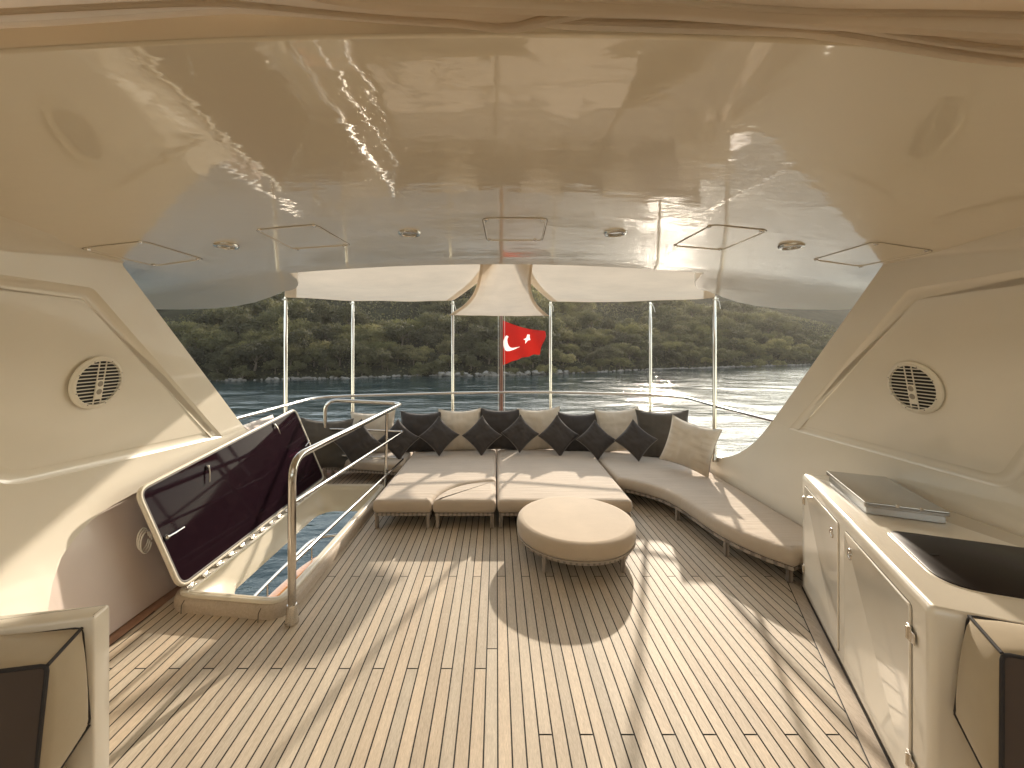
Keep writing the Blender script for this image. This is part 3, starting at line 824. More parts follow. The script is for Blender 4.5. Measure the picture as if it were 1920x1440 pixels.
for x, y, zt2, zb in posts:
    M = MB(); M.lathe([(.045, 0), (.045, .02), (.034, .05), (.026, .10), (.0225, .12), (.0225, zt2 - zb - .25), (.0195, zt2 - zb - .24), (.0195, zt2 - zb), (.006, zt2 - zb + .01)], (x, y, zb), seg=16)
    obj('post', M, STEEL, rail, ang=35)
    K = MB(); s_ = random.uniform(-.02, .02)
    K.tube([(x + .026 * cos(a / 2), y - .026 + .02 * sin(a / 2), zt2 - .05 + a * .002) for a in range(14)], .006, 6)
    K.tube([(x + .02, y - .03, zt2 - .03), (x + .035, y - .04, zt2 - .07), (x + .055 + s_, y - .04, zt2 - .15)], .005, 6)
    tag(obj('tie_cord', K, ROPE), {0: 'white cord tied round the top of the leftmost rail post', 1: 'white cord tied round the second post from the left', 2: 'white cord tied round the post left of the flag', 3: 'white cord tied round the post right of the flag', 4: 'white cord tied round the second post from the right', 5: 'white cord tied round the rightmost rail post, above the big beige pillow'}[posts.index((x, y, zt2, zb))], 'cord', 'cords tying the awning to the posts')

# ---------------------------------------------------------------- awnings
def sheet(A, B, Cc, D, bowl, bowr, bowe, sag, ph):
    A, B, Cc, D = [Vector(p) for p in (A, B, Cc, D)]        # A-B at the hardtop, D-C at the posts
    def fn(u, v):
        p = (A.lerp(B, u)).lerp(D.lerp(Cc, u), v)
        w_ = (B - A).normalized()
        p = p + w_ * (bowl * sin(pi * v) * (1 - u) - bowr * sin(pi * v) * u)
        p.y += bowe * sin(pi * u) * v
        p.z += -sag * sin(pi * v) * (.5 + .5 * sin(pi * u)) - .012 * mnoise.noise(Vector((u * 5, v * 4, ph)))
        return p
    return fn
def awning(fn, lab):
    root = thing('sun_awning', lab, 'awning', (fn(.5, .5)), 'canvas awnings stretched from the hardtop to the rail posts')
    M = MB(); M.grid(fn, 48, 40); obj('canvas', M, AWN, root)
    M = MB()
    dn = Vector((0, 0, -.004))
    M.grid(lambda u, v: fn(u * .05, v) + dn, 4, 40); M.grid(lambda u, v: fn(1 - u * .05, v) + dn, 4, 40); M.grid(lambda u, v: fn(u, 1 - .018 * v) + dn, 48, 2)
    obj('hem', M, CANV, root)
awning(sheet((-1.72, 3.24, 2.53), (.03, 3.30, 2.60), (-.70, 6.24, 2.575), (-2.66, 5.0, 2.47), 0, -.05, .25, .03, 1), 'sheer beige canvas awning left of the flagpole')
awning(sheet((.14, 3.30, 2.60), (1.78, 3.24, 2.53), (2.72, 4.95, 2.46), (.88, 6.36, 2.575), -.05, 0, .25, .03, 2), 'sheer beige canvas awning right of the flagpole')
awning(sheet((-.13, 3.31, 2.585), (.31, 3.31, 2.585), (.845, 6.36, 2.345), (-.745, 6.24, 2.345), .13, .13, .06, .04, 3), 'narrow flared canvas awning in the middle, above the flag')

# ---------------------------------------------------------------- flagpole and flag
fp = thing('flagpole', 'dark varnished wooden flagpole standing behind the stern rail', 'flagpole', (.085, 7.0, -1.5))
M = MB(); M.tube([(.085, 7.0, -1.5), (.085, 7.0, 2.6)], [.040, .030], 16); obj('staff', M, MAST, fp)
M = MB(); M.tube([(.03, 6.97, .2), (.03, 6.97, 2.55)], .0035, 6); M.tube([(.142, 6.98, .2), (.142, 6.98, 2.55)], .0035, 6); obj('halyard', M, ROPE, fp)
def fsurf(px, py, d=0):
    u = (px - 943) / 78; v = (py - 601) / 83
    yy = 7.0 + .05 * sin(u * 5.0 + v * 2.2) * min(1, u * 2 + .1) + .03 * sin(u * 9 - v * 5) * min(1, u * 2) + (.16 * max(0, .28 - v) * (u > 0) * min(1, u * 2.5))
    p = onY(px, py, yy); p.y += d; return p
def fgrid(u, v):
    top = 601 + 19.5 * u + 4 * sin(pi * u); bt = 684.5 - 21 * u - 2.5 * sin(pi * u) + 1.4 * sin(u * 21) * u
    rgt = 1022 - 11 * v * v + 2 * sin(v * 7)
    return fsurf(943.5 + (rgt - 943.5) * u, top + (bt - top) * v)
fl = thing('flag', 'red flag with white crescent and star flying from the flagpole', 'flag', (.5, 7.0, 1.7))
cre_o = [(600, 412), (578, 436), (566, 468), (563, 505), (568, 545), (582, 575), (602, 589), (640, 586), (690, 569), (750, 540)]
cre_i = [(700, 549), (660, 553), (632, 541), (616, 515), (608, 480), (610, 448), (622, 428)]
star = [(832, 403), (860, 405), (858, 435), (868, 465), (838, 470), (805, 512), (815, 470), (788, 458), (822, 442)]
def inpoly(x, y, P):
    c_ = False; n = len(P)
    for i in range(n):
        (x1, y1), (x2, y2) = P[i], P[i - 1]
        if (y1 > y) != (y2 > y) and x < (x2 - x1) * (y - y1) / (y2 - y1) + x1: c_ = not c_
    return c_
cres = [tuple(p[:2]) for p in smooth_path([(*p, 0) for p in cre_o], 4)] + [tuple(p[:2]) for p in smooth_path([(*p, 0) for p in cre_i], 4)]
nu, nv = 170, 170; V = [fgrid(i / nu, j / nv) for j in range(nv + 1) for i in range(nu + 1)]
parts = [MB(), MB(), MB()]
for q in parts: q.v = list(V)
for j in range(nv):
    for i in range(nu):
        c_ = fgrid((i + .5) / nu, (j + .5) / nv); fx = ((CX + c_.x / c_.y * F) - 850) * 6; fy = ((CY - (c_.z - H) / c_.y * F) - 560) * 6
        k = 1 if inpoly(fx, fy, cres) else (2 if inpoly(fx, fy, star) else 0)
        parts[k].f.append((j * (nu + 1) + i, j * (nu + 1) + i + 1, (j + 1) * (nu + 1) + i + 1, (j + 1) * (nu + 1) + i))
def compact(M):
    use = sorted({a for f_ in M.f for a in f_}); mp = {a: k for k, a in enumerate(use)}
    M.v = [M.v[a] for a in use]; M.f = [tuple(mp[a] for a in f_) for f_ in M.f]; return M
cl = obj('cloth', compact(parts[0]), FRED, fl)
obj('crescent', compact(parts[1]), FWHITE, cl); obj('star', compact(parts[2]), FWHITE, cl)

# ---------------------------------------------------------------- hatch with coaming, well, rim and lid
hatch = thing('deck_hatch', 'open deck hatch with teak coaming and a smoked glass lid leaning on the left wall', 'hatch', (-1.9, 3.9, 0))
NH = 96
def rl_(poly, r, z, n=NH): return [Vector((p.x, p.y, z)) for p in resample([Vector((*q, 0)) for q in rnd(ccw(poly), r, 8)], n)]
def il(l, d, z): return [Vector((p.x, p.y, z)) for p in inset([(q.x, q.y) for q in l], d)]
o = rl_(HO, .17, 0)
M = MB(); M.loops([il(o, -.004, 0), il(o, -.004, .05), il(o, .004, .076), il(o, .022, .085), il(o, .05, .086)], False, False); obj('coaming', M, TEAKM, hatch, ang=50)
M = MB(); M.loops([il(o, .030, .084), il(o, .030, .100), il(o, .036, .106), il(o, .052, .106), il(o, .056, .098), il(o, .062, .098), il(o, .066, .104), il(o, .080, .104), il(o, .086, .096), il(o, .09, .05)], False, False); obj('rim', M, CREAM, hatch, ang=50)
hole = [(-2.19, 3.34), (-2.085, 3.15), (-1.80, 3.02), (-1.55, 2.93), (-1.50, 4.86), (-1.62, 4.94), (-2.06, 4.94), (-2.17, 4.80)]
top = il(o, .0875, .06)
bot_ = [Vector((p.x, p.y, -.14)) for p in resample([Vector((*q, 0)) for q in rnd(ccw(hole), [.01, .01, .01, .1, .1, .1, .12, .12], 6)], NH)]
# align start of both loops
def align(a, b_):
    best = min(range(len(b_)), key=lambda k: sum((a[i] - b_[(i + k) % len(b_)]).length for i in range(0, len(a), 6))); return b_[best:] + b_[:best]
bot_ = align(top, bot_)
M = MB(); mid = [top[i].lerp(bot_[i], .55) + Vector((0, 0, .0)) for i in range(NH)]
M.loops([top, il(top, .004, .03), [Vector((mid[i].x, mid[i].y, -.05)) for i in range(NH)], bot_, [v + Vector((0, 0, -.05)) for v in bot_]], False, False)
obj('well_liner', M, CREAM, hatch, ang=50)
jn = MB()
for (px, py, px2, py2) in ((340, 1151, 347, 1133), (484, 1167, 492, 1148)):
    a = onz(px, py, 0.0); jn.tube([(a.x, a.y - .0035, .002), (a.x + .003, a.y - .004, .06), (a.x + .012, a.y + .012, .087)], .0025, 6)
obj('coaming_joint', jn, CAULK, hatch)
# lid: plane through the hinge line and the near top corner
A = onz(343, 1106, .125); B = onz(611, 899, .125); Cn = onY(258, 920, 2.74)
nrm = (B - A).cross(Cn - A).normalized()
def onplane(px, py):
    r_ = Vector(ray(px, py)); o_ = Vector((0, 0, H)); tt = (A - o_).dot(nrm) / r_.dot(nrm); return o_ + r_ * tt
lidpx = [(338, 1108), (253, 918), (553, 765), (609, 897)]
L3 = [onplane(*p) for p in lidpx]
ex = (B - A).normalized(); ey = nrm.cross(ex).normalized()
if ey.z < 0: ey = -ey
def uv(p): d = p - A; return Vector((d.dot(ex), d.dot(ey)))
def xyz(u, v, d=0): return A + ex * u + ey * v + nf * d
nf = nrm if nrm.x > 0 else -nrm                                 # points to the deck
lo = rnd(ccw([tuple(uv(p)) for p in L3]), [.10] * 4, 8)
def LL(d, off): return [xyz(p.x, p.y, off) for p in inset(lo, d)]
lid = obj('lid', MB().loops([LL(.012, -.022), LL(0, -.018), LL(-.002, .0), LL(.003, .008), LL(.010, .011), LL(.018, .009), LL(.021, -.004), LL(.021, -.014), LL(.012, -.022)], False, False), CREAM, hatch, ang=50)
obj('seal', MB().loops([LL(.020, .001), LL(.023, .005), LL(.032, .005), LL(.035, .000)], False, False), GREYR, lid, ang=60)
gm = MB(); gm.loops([LL(.030, -.004), LL(.030, .002)]); obj('glass', gm, SMOKE, lid, smooth=False)
def latch(px, py, d2):
    p = onplane(px, py) + nf * .004; q = onplane(*d2) + nf * .02
    M = MB(); M.lathe([(.014, 0), (.014, .012), (.010, .018), (.004, .02)], p, axis=nf, seg=16)
    M.tube([p + nf * .014, p.lerp(q, .4) + nf * .016, q + nf * .004], [.0075, .0065, .005], 8)
    obj('latch_handle', M, STEEL, lid)
    K = MB(); K.lathe([(.020, -.002), (.020, .003)], p - ex * .0, axis=nf, seg=16); obj('latch_pad', K, BLACK, lid)
latch(311, 1008, (340, 990)); latch(388, 876, (388, 906)); latch(513, 797, (522, 815)); latch(577, 828, (569, 838))
LA = (B - A).length
for k in range(16):
    s_ = .06 + k * (LA - .14) / 15; p = A + ex * s_ + Vector((.012, 0, -.012))
    M = MB(); M.box(p, (.034, .062, .010), ex.to_track_quat('Y', 'Z').to_matrix())
    M.tube([p - ex * .03 + Vector((-.012, 0, .01)), p + ex * .03 + Vector((-.012, 0, .01))], .008, 8)
    obj('hinge', M, HSTEEL, hatch, bevel=.002)
M = MB(); M.box((A + B) / 2 + Vector((.004, 0, -.028)), (.05, LA, .02), ex.to_track_quat('Y', 'Z').to_matrix()); obj('hinge_base', M, WHITE, hatch, bevel=.004)
# coil of cord behind the lid
M = MB()
for k in range(3): M.tube([Vector((-2.485 + .012 * k, 2.80 + .045 * cos(a / 3), .50 + .075 * sin(a / 3) - k * .012)) for a in range(19)], .005, 6, closed=False)
tag(obj('cord_coil', M, ROPE), 'small coil of pale cord hanging on the left bulwark beside the hatch lid', 'cord')

# hatch guard rail
hr = thing('hatch_rail', 'three-bar polished steel guard rail around the open hatch', 'guard rail', (-1.37, 2.67, 0))
rt = .026
M = MB(); toprail = [(-1.37, 2.668, .08), (-1.37, 2.668, 1.10), (-1.33, 5.62, 1.045), (-2.345, 5.45, 1.12), (-2.35, 5.45, .08)]
pts = [Vector(toprail[0])] + bend_path(toprail, .17, 10)[1:]
M.tube(pts, rt, 16); obj('top_bar', M, STEEL, hr)
M = MB(); M.tube(bend_path([(-1.365, 2.69, .80), (-1.30, 5.56, .665), (-2.345, 5.45, .725)], .05, 6), .014, 12); obj('middle_bar', M, STEEL, hr)
M = MB(); M.tube(bend_path([(-1.365, 2.69, .40), (-1.295, 5.56, .285), (-2.345, 5.45, .375)], .05, 6), .014, 12); obj('lower_bar', M, STEEL, hr)
M = MB(); M.tube([(-1.375, 4.93, .08), (-1.355, 4.93, 1.045)], .019, 14); obj('post', M, STEEL, hr)
for x, y, s_ in ((-1.37, 2.668, 1.0), (-2.35, 5.45, .7)):
    M = MB(); M.lathe([(.045 * s_, 0), (.045 * s_, .01), (.040 * s_, .03), (.034 * s_, .10), (.030 * s_, .125)], (x, y, .001), seg=24); obj('foot', M, HSTEEL, hr, ang=60)

# ---------------------------------------------------------------- sofas
def leg(M, x, y, h=.13): M.box((x, y, h / 2 + .001), (.035, .035, h))
def seat_unit(name, lab, outline, legs, z1=.29, r=.045, cat='sofa', mat=None, group=None, frame_in=.02, rc=None):
    o_ = ccw([tuple(p[:2]) for p in outline]); cxy = Vector((sum(p[0] for p in o_) / len(o_), sum(p[1] for p in o_) / len(o_), 0))
    root = thing(name, lab, cat, cxy, group)
    obj('seat_cushion', cushion(outline, .158, z1, r, rc=rc), mat or SEAT, root, ang=80)
    fi = inset(o_, frame_in); fo = inset(o_, frame_in + .05)
    M = MB(); lv = lambda pp, z: [Vector((p.x, p.y, z)) for p in pp]
    M.loops([lv(fi, .128), lv(fi, .156), lv(fo, .156), lv(fo, .128), lv(fi, .128)], False, False); obj('frame', M, WEAVE, root, smooth=False)
    for x, y in legs:
        L_ = MB(); leg(L_, x, y); obj('leg', L_, WEAVE, root, smooth=False, bevel=.003)
    return root
arc = [(.645 * -cos(a) - .006, 4.0 + .645 * sin(a)) for a in [pi / 2 * k / 14 for k in range(15)]]      # from (-.65,4.0) to (0,4.645)
left = [(-1.262, 4.03)] + [(-.665, 4.03)] + [(p[0] - .012 * cos(pi / 2 * k / 14), p[1] + .012 * sin(pi / 2 * k / 14)) for k, p in enumerate(arc)][1:] + [(-.006, 6.12), (-1.235, 6.10)]
lr = []
for p in left: lr.append(Vector(p))
seat_unit('sun_lounger', 'beige sunpad to the left, its front corner cut by a curved notch', left, [(-1.22, 4.07), (-.70, 4.07), (-1.2, 5.9), (-.06, 5.9), (-.06, 4.75)], cat='sunpad', rc=[.05, .05] + [0] * 13 + [.03, .05, .05])
inf = [(-.645, 4.03)] + [tuple(p) for p in arc[1:]]; inf += [(-.006, 4.03)]
seat_unit('corner_stool', 'quarter-round beige stool filling the notch of the left sunpad', inf, [(-.60, 4.07), (-.045, 4.07), (-.045, 4.55)], cat='stool', rc=[.04] + [0] * 13 + [.03, .05])
seat_unit('sun_lounger', 'wide beige sunpad behind the round ottoman', [(.008, 4.03), (1.385, 4.03), (1.42, 6.10), (.008, 6.12)], [(.045, 4.07), (1.35, 4.07), (1.37, 5.9), (.05, 5.9)], cat='sunpad', rc=[.05] * 4)
fr = smooth_path([(1.432, 4.74, 0), (1.57, 4.66, 0), (1.79, 4.43, 0), (1.89, 4.17, 0), (1.925, 3.93, 0), (1.965, 3.62, 0), (2.03, 3.40, 0), (2.14, 3.19, 0), (2.27, 3.03, 0)], 5)
rs = [tuple(p[:2]) for p in fr] + [(2.355, 3.065), (2.68, 2.92), (2.68, 4.9), (2.66, 5.4), (2.52, 5.72), (2.1, 5.98), (1.44, 6.10)]
seat_unit('corner_sofa', 'long curved beige sofa along the right side, beside the counter', rs, [(1.93, 4.25), (2.03, 3.52), (2.30, 3.13), (1.49, 4.8)], cat='sofa')
seat_unit('corner_sofa', 'short beige sofa behind the hatch rail on the left', [(-2.54, 5.62), (-2.40, 5.55), (-1.26, 5.30), (-1.25, 6.09), (-2.05, 5.97), (-2.50, 5.72)], [(-2.3, 5.6), (-1.3, 5.4), (-1.35, 6.0)], cat='sofa')
# ottoman
OC = Vector((.713, 3.62)); ORad = .525
circ = [(OC.x + ORad * cos(2 * pi * k / 72), OC.y + ORad * sin(2 * pi * k / 72)) for k in range(72)]
root = thing('round_ottoman', 'large round beige ottoman standing free in front of the sunpads', 'ottoman', (OC.x, OC.y, 0))
obj('seat_cushion', cushion(circ, .165, .302, .038, .012), SEAT2, root, ang=80)
lv = lambda rr, z: [Vector((OC.x + rr * cos(2 * pi * k / 72), OC.y + rr * sin(2 * pi * k / 72), z)) for k in range(72)]
M = MB(); M.loops([lv(.505, .135), lv(.508, .163), lv(.45, .163), lv(.45, .135), lv(.505, .135)], False, False); obj('frame', M, WEAVE, root, ang=40)
M = MB(); M.tube([p for p in lv(.52, .168)], .006, 6, closed=True); obj('piping', M, PIPE, root)
for a in (-47, -133, 47, 133):
    M = MB(); leg(M, OC.x + .475 * cos(radians(a)), OC.y + .475 * sin(radians(a)), .135); obj('leg', M, WEAVE, root, smooth=False, bevel=.003)

# ---------------------------------------------------------------- pillows
def pillow_mesh(seed, S=1.0, T=.17):
    R_ = random.Random(seed); M = MB(); n = 22; o1 = R_.uniform(0, 50)
    def pt(u, v, sg):
        x = u * (1 - .10 * (1 - v * v)); z = v * (1 - .10 * (1 - u * u))
        t = max(0, (1 - u * u) * (1 - v * v)) ** .42
        k = mnoise.noise(Vector((u * 1.6 + o1, v * 1.6, sg))) * .16 + .07 * mnoise.noise(Vector((u * 4 + o1, v * 4, sg * 3)))
        edge = (1 - t) * t * .22 * sin(9 * (u if abs(v) > abs(u) else v) * 2.5 + o1)
        sagv = -.05 * (1 - u * u) * (v > 0) * v
        return Vector((x * S / 2, sg * (T / 2) * (t * (1 + k * 2) + edge * 1.2), z * S / 2 + sagv * S / 2))
    idx = {}; vs = []
    for sg in (-1, 1):
        for j in range(n + 1):
            for i in range(n + 1):
                u = -1 + 2 * i / n; v = -1 + 2 * j / n
                if sg == 1 and (i in (0, n) or j in (0, n)): idx[(sg, i, j)] = idx[(-1, i, j)]; continue
                idx[(sg, i, j)] = len(vs); vs.append(pt(u, v, sg))
    fs = []
    for sg in (-1, 1):
        for j in range(n):
            for i in range(n):
                q = [idx[(sg, i, j)], idx[(sg, i + 1, j)], idx[(sg, i + 1, j + 1)], idx[(sg, i, j + 1)]]
                fs.append(tuple(q if sg == -1 else reversed(q)))
    M.add(vs, fs)
    per = [(i, 0) for i in range(n)] + [(n, j) for j in range(n)] + [(n - i, n) for i in range(n)] + [(0, n - j) for j in range(n)]
    pp = [vs[idx[(-1, i, j)]] for i, j in per]
    P = MB(); P.tube(pp, .0036, 6, closed=True)
    return M, P
def pillow(lab, px, py, Y, S, roll, yaw, tilt, mat, seed, group, T=.17, pipe=None):
    p = onY(px, py, Y); root = thing('cushion', lab, 'pillow', p, group)
    root.rotation_mode = 'QUATERNION'
    root.rotation_quaternion = (Matrix.Rotation(radians(yaw), 3, 'Z') @ Matrix.Rotation(radians(-tilt), 3, 'X') @ Matrix.Rotation(radians(roll), 3, 'Y')).to_quaternion()
    M, P = pillow_mesh(seed, S, T)
    obj('cover', M, mat, root, local=True, ang=80); obj('piping', P, pipe or PIPE, root, local=True)
BG = 'large square back cushions along the stern sofa'; SG = 'small charcoal cushions set on their corners'
big = [(612, 832, 5.45, .70, 6, 38, OLIVE, 'large dark grey back cushion at the left end, behind the hatch rail'),
       (700, 812, 5.90, .64, 2, 14, BEIGE, 'large beige back cushion behind the hatch rail, first beige one from the left'),
       (789, 808, 5.98, .64, 0, 7, CHARC, 'large charcoal back cushion just right of the corner of the hatch rail'),
       (862, 806, 6.06, .64, 0, 3, BEIGE, 'large beige back cushion left of the charcoal one behind the flagpole foot'),
       (937, 803, 6.10, .66, 1, 0, CHARC, 'large charcoal back cushion directly below the flag'),
       (1013, 806, 6.10, .64, -1, -2, BEIGE, 'large beige back cushion below the post right of the flag'),
       (1085, 810, 6.04, .63, 0, -4, CHARC, 'large charcoal back cushion between two beige ones, right of the flag'),
       (1161, 808, 5.96, .65, -2, -8, BEIGE, 'large beige back cushion left of the olive-grey corner cushion'),
       (1243, 815, 5.66, .72, -3, -22, OLIVE, 'large olive-grey back cushion in the right corner of the sofa')]
for i, (px, py, Y, S, roll, yaw, mt, lab) in enumerate(big):
    J = random.Random(50 + i); pillow(lab, px, py + J.uniform(-2, 2), Y, S * J.uniform(.98, 1.04), roll + J.uniform(-3, 3), yaw + J.uniform(-5, 5), 14 + J.uniform(-3, 3), mt, 20 + i, BG, .20, PIPE if mt is BEIGE else PIPEG)
pillow('big beige cushion at the right end, in front of the olive-grey one', 1293, 834, 4.98, .60, 11, -42, 16, BEIGE, 41, None, .22, PIPE)
small = [(672, 832, 5.30, .44, 52, 12, 'small charcoal diamond cushion behind the hatch rail, leftmost of its row'),
         (750, 826, 5.62, .41, 45, 6, 'small charcoal diamond cushion at the corner of the hatch rail'),
         (824, 817, 5.75, .41, 43, 2, 'small charcoal diamond cushion, third from the left in its row'),
         (901, 817, 5.80, .41, 45, 0, 'small charcoal diamond cushion just left of the flagpole'),
         (975, 815, 5.80, .40, 46, 0, 'small charcoal diamond cushion just right of the flagpole'),
         (1046, 817, 5.78, .41, 44, -3, 'small charcoal diamond cushion below the post right of the flag'),
         (1119, 823, 5.66, .41, 48, -6, 'small charcoal diamond cushion, second from the right in its row'),
         (1194, 824, 5.45, .41, 38, -14, 'small charcoal diamond cushion, rightmost of its row')]
for i, (px, py, Y, S, roll, yaw, lab) in enumerate(small):
    J = random.Random(90 + i); pillow(lab, px + J.uniform(-3, 3), py + J.uniform(-3, 2), Y, S * J.uniform(.96, 1.05), roll + J.uniform(-4, 4), yaw + J.uniform(-6, 6), 22 + J.uniform(-4, 5), CHARC, 60 + i, SG, .13, PIPEG)

# ---------------------------------------------------------------- counter cabinet
ct = thing('bar_cabinet', 'cream moulded counter cabinet with two doors along the right side', 'cabinet', (2.2, 2.2, 0))
def cp(u, z, d=0): q = P0 + ud * u + nd * d; return Vector((q.x, q.y, z))
near_d = Vector((-ud.y, ud.x));
if near_d.x < 0: near_d = -near_d
Ln = (P1 - P0).length
foot = ccw([tuple(P0), tuple(P1), tuple(P1 + near_d * 1.18), (2.69, 1.0), (2.69, 2.90)])
fo = rnd(foot, [.03 if (Vector(p) - P0).length < .01 or (Vector(p) - P1).length < .01 else 0 for p in foot], 5)
lv2 = lambda d, z: [Vector((p.x, p.y, z)) for p in inset(fo, d)]
M = MB(); M.loops([lv2(.02, .001), lv2(.02, .03), lv2(0, .035), lv2(0, .852), lv2(.003, .868), lv2(.010, .880), lv2(.022, .886)], True, True)
obj('body', M, GEL, ct, ang=50)
def door(u0, u1, z0, z1, hinge_u, latch_u, lz):
    M = MB(); c0 = [(u0, z0), (u1, z0), (u1, z1), (u0, z1)]; o_ = rnd(ccw(c0), .02, 4)
    Lr = lambda d, off: [cp(p.x, p.y, off) for p in inset(o_, d)]
    dr = obj('door', MB().loops([Lr(0, -.001), Lr(0, .005), Lr(.003, .0075), Lr(.010, .008), Lr(.014, .0065)], False, True), GEL, ct, ang=25)
    obj('door_gap', MB().loops([Lr(-.004, .0006), Lr(.0005, .0006)], False, False), CAULK, dr, smooth=False)
    for z in (z1 - .11, z0 + .13):
        K = MB(); rot = Matrix(((ud.x, nd.x, 0), (ud.y, nd.y, 0), (0, 0, 1)))
        K.box(cp(hinge_u, z, .010), (.030, .006, .062), rot); K.box(cp(hinge_u, z, .012), (.008, .016, .050), rot)
        K.box(cp(hinge_u + .024 * (1 if hinge_u > 1 else -1), z - .006, .008), (.026, .006, .046), rot)
        obj('hinge', K, HSTEEL, dr, smooth=False, bevel=.0015)
    K = MB(); K.lathe([(.030, 0), (.029, .003), (.025, .0045), (.020, .003), (.018, .001), (.009, .001), (.008, .004), (.003, .0045)], cp(latch_u, lz, .0075), axis=(nd.x, nd.y, 0), seg=24)
    obj('latch', K, HSTEEL, dr, ang=40)
door(.10, .80, .07, .818, .105, .70, .72); door(.90, 1.61, .07, .818, 1.612, .985, .725)
M = MB(); M.loops([[Vector((*(P0 + ud * a + nd * b_), z)) for a, b_ in ((-.0, .001), (Ln + .0, .001))] for z in (.0, .03)], False, False, closed=False)
obj('kick_strip', M, CAULK, ct, smooth=False)
# dark cover on top
Aq, Bq = Vector((2.04, 2.085)), Vector((1.80, 1.60)); e_ = Vector((.93, -.37))
q = ccw([tuple(Aq), tuple(Bq), tuple(Bq + e_ * .62), tuple(Aq + e_ * .62)]); qo = rnd(q, [.13 if (Vector(p) - Bq).length < .01 else .06 for p in q], 8)
zl = lambda d, z: [Vector((p.x, p.y, z)) for p in inset(qo, d)]
obj('cover_rim', MB().loops([zl(-.010, .8865), zl(-.008, .8885), zl(.001, .8885)], False, False), GEL, ct, ang=50)
obj('dark_cover', MB().loops([zl(.001, .8875), zl(.001, .8925), zl(.003, .894)], False, True), DGLASS, ct, ang=40)
kn = onz(1752, 1041, .893); M = MB(); M.box((kn.x, kn.y, .8955), (.034, .010, .004)); obj('finger_slot', M, BLACK, ct, smooth=False)
# stainless grill box
gA, gB, gC, gD = Vector((2.372, 2.867)), Vector((2.115, 2.29)), Vector((2.445, 2.145)), Vector((2.672, 2.735))
gr = thing('grill_box', 'low stainless steel grill with flat lid standing on the far end of the counter', 'grill', (2.4, 2.5, .886))
g = ccw([tuple(gA), tuple(gB), tuple(gC), tuple(gD)])
M = MB(); M.prism([tuple(p) for p in inset(g, .012)], .8875, .93); obj('body', M, BSTEEL, gr, smooth=False, bevel=.003)
M = MB(); M.prism(g, .929, .958); obj('lid', M, BSTEEL, gr, smooth=False, bevel=.005)
M = MB()
for t_ in (.40, .68):
    p = gB.lerp(gC, t_); M.lathe([(.008, -.004), (.008, .010), (.004, .013)], (p.x, p.y, .952), seg=12)
obj('hinge_pin', M, HSTEEL, gr)

# ---------------------------------------------------------------- helm seats (front corners)
def puff(corners_b, corners_f, name, mats, parent, n=12, bulge=.03):
    """cushion block between a back quad and a front quad, both (bl, br, tr, tl); bulged faces"""
    Bk = [Vector(p) for p in corners_b]; Fr = [Vector(p) for p in corners_f]
    quads = [(Fr[0], Fr[1], Fr[2], Fr[3], 1), (Fr[3], Fr[2], Bk[2], Bk[3], 0), (Bk[0], Bk[1], Fr[1], Fr[0], 0), (Bk[0], Fr[0], Fr[3], Bk[3], 0), (Fr[1], Bk[1], Bk[2], Fr[2], 0), (Bk[1], Bk[0], Bk[3], Bk[2], 0)]
    M = MB()
    for a, b_, c, d, mi in quads:
        nn = (b_ - a).cross(d - a).normalized()
        vs = []
        for j in range(n + 1):
            for i in range(n + 1):
                u, v = i / n, j / n
                p = a.lerp(b_, u).lerp(d.lerp(c, u), v); e = (16 * u * (1 - u) * v * (1 - v)) ** .45
                vs.append(p + nn * bulge * e)
        M.add(vs, [(j * (n + 1) + i, j * (n + 1) + i + 1, (j + 1) * (n + 1) + i + 1, (j + 1) * (n + 1) + i) for j in range(n) for i in range(n)], mi)
    o_ = obj(name, M, mats, parent, ang=60)
    P = MB()
    for L in (Fr, Bk): P.tube(bend_path(L + [L[0], L[0].lerp(L[1], .02)], .02, 3), .006, 8)
    for a, b_ in zip(Fr, Bk): P.tube([a, b_], .0055, 8)
    obj('piping', P, PIPED, o_)
hs = thing('helm_seat', 'white-shelled helm seat with tan padding painted darker on its shaded face at the front left', 'seat', (-1.9, 1.5, 0))
e0 = Vector((-1.435, 1.480)); dv = Vector((-.97, -.18)).normalized(); bk = Vector((-dv.y, dv.x));
if bk.y < 0: bk = -bk
s0 = [e0, e0 + dv * 1.15, e0 + dv * 1.15 - bk * .11, e0 - bk * .075]
so_ = rnd(ccw([tuple(p) for p in s0]), .008, 3); zz = lambda d, z: [Vector((p.x, p.y, z)) for p in inset(so_, d)]
obj('shell', MB().loops([zz(0, .001), zz(0, .885), zz(.003, .893), zz(.010, .897)]), GELW, hs, ang=40)
b0 = e0 - bk * .078; f = -bk
cb = [b0 + dv * 1.1, b0 + dv * .012, b0 + dv * .035, b0 + dv * 1.1]
back = [Vector((*(cb[0]), .50)), Vector((*(cb[1]), .52)), Vector((*(cb[2]), .862)), Vector((*(cb[3]), .862))]
fr0 = Vector((-1.392, 1.235))
front = [Vector((*(fr0 + dv * 1.1), .40)), Vector((*(fr0 + dv * .04), .42)), Vector((*fr0, .862)), Vector((*(fr0 + dv * 1.1), .862))]
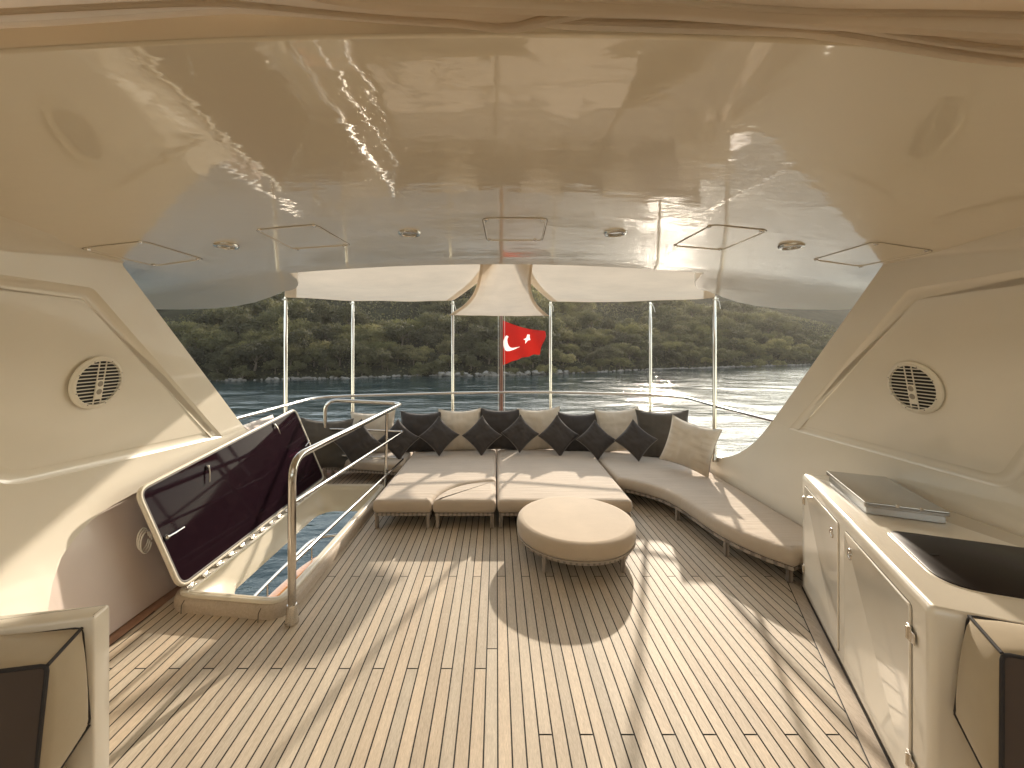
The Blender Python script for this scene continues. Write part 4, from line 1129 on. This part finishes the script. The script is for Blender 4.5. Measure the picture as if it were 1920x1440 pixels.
puff(back, front, 'backrest', [VINYL, VINYLD], hs)
M = MB(); q0_ = e0 - bk * .08 + dv * .06
M.prism([tuple(q0_), tuple(q0_ + dv * 1.0), tuple(q0_ + dv * 1.0 - bk * .5), tuple(q0_ - bk * .5 + dv * .02)], .30, .42); obj('seat_pad', M, VINYL, hs, bevel=.03)
M = MB(); M.prism([tuple(q0_ + dv * .04), tuple(q0_ + dv * 1.0), tuple(q0_ + dv * 1.0 - bk * .45), tuple(q0_ - bk * .45 + dv * .06)], .001, .30); obj('seat_base', M, GELW, hs, bevel=.01)
hs = thing('helm_seat', 'tan padded helm backrest with dark piping against the near end of the counter', 'seat', (1.9, 1.35, 0))
nb0 = P1 + near_d * .085; fdir = Vector((ud.x, ud.y))
back = [Vector((*(nb0 + Vector((-.035, -.01))), .53)), Vector((2.45, 1.12, .53)), Vector((2.45, 1.12, .885)), Vector((*(nb0 + Vector((.012, -.012))), .885))]
front = [Vector((1.565, 1.235, .43)), Vector((2.4, .98, .43)), Vector((2.4, .98, .868)), Vector((1.618, 1.275, .868))]
puff(back, front, 'backrest', [VINYL, VINYLD], hs)
M = MB(); M.prism(ccw([(1.70, 1.38), (2.4, 1.1), (2.3, .7), (1.62, .85)]), .30, .42); obj('seat_pad', M, VINYL, hs, bevel=.03)
M = MB(); M.prism(ccw([(1.74, 1.36), (2.4, 1.08), (2.3, .72), (1.66, .88)]), .001, .30); obj('seat_base', M, GELW, hs, bevel=.01)

# ---------------------------------------------------------------- evening haze over the water
m = bpy.data.materials.new('haze_air'); m.use_nodes = True; t = m.node_tree; t.nodes.clear()
pv = N(t, 'ShaderNodeVolumePrincipled'); pv.inputs['Density'].default_value = .00019; pv.inputs['Color'].default_value = (1.0, .93, .84, 1); pv.inputs['Anisotropy'].default_value = .45
t.links.new(pv.outputs[0], N(t, 'ShaderNodeOutputMaterial').inputs['Volume'])
M = MB(); M.box((30, 170, 60), (1000, 560, 132)); tag(obj('haze', M, m, smooth=False), kind='stuff')
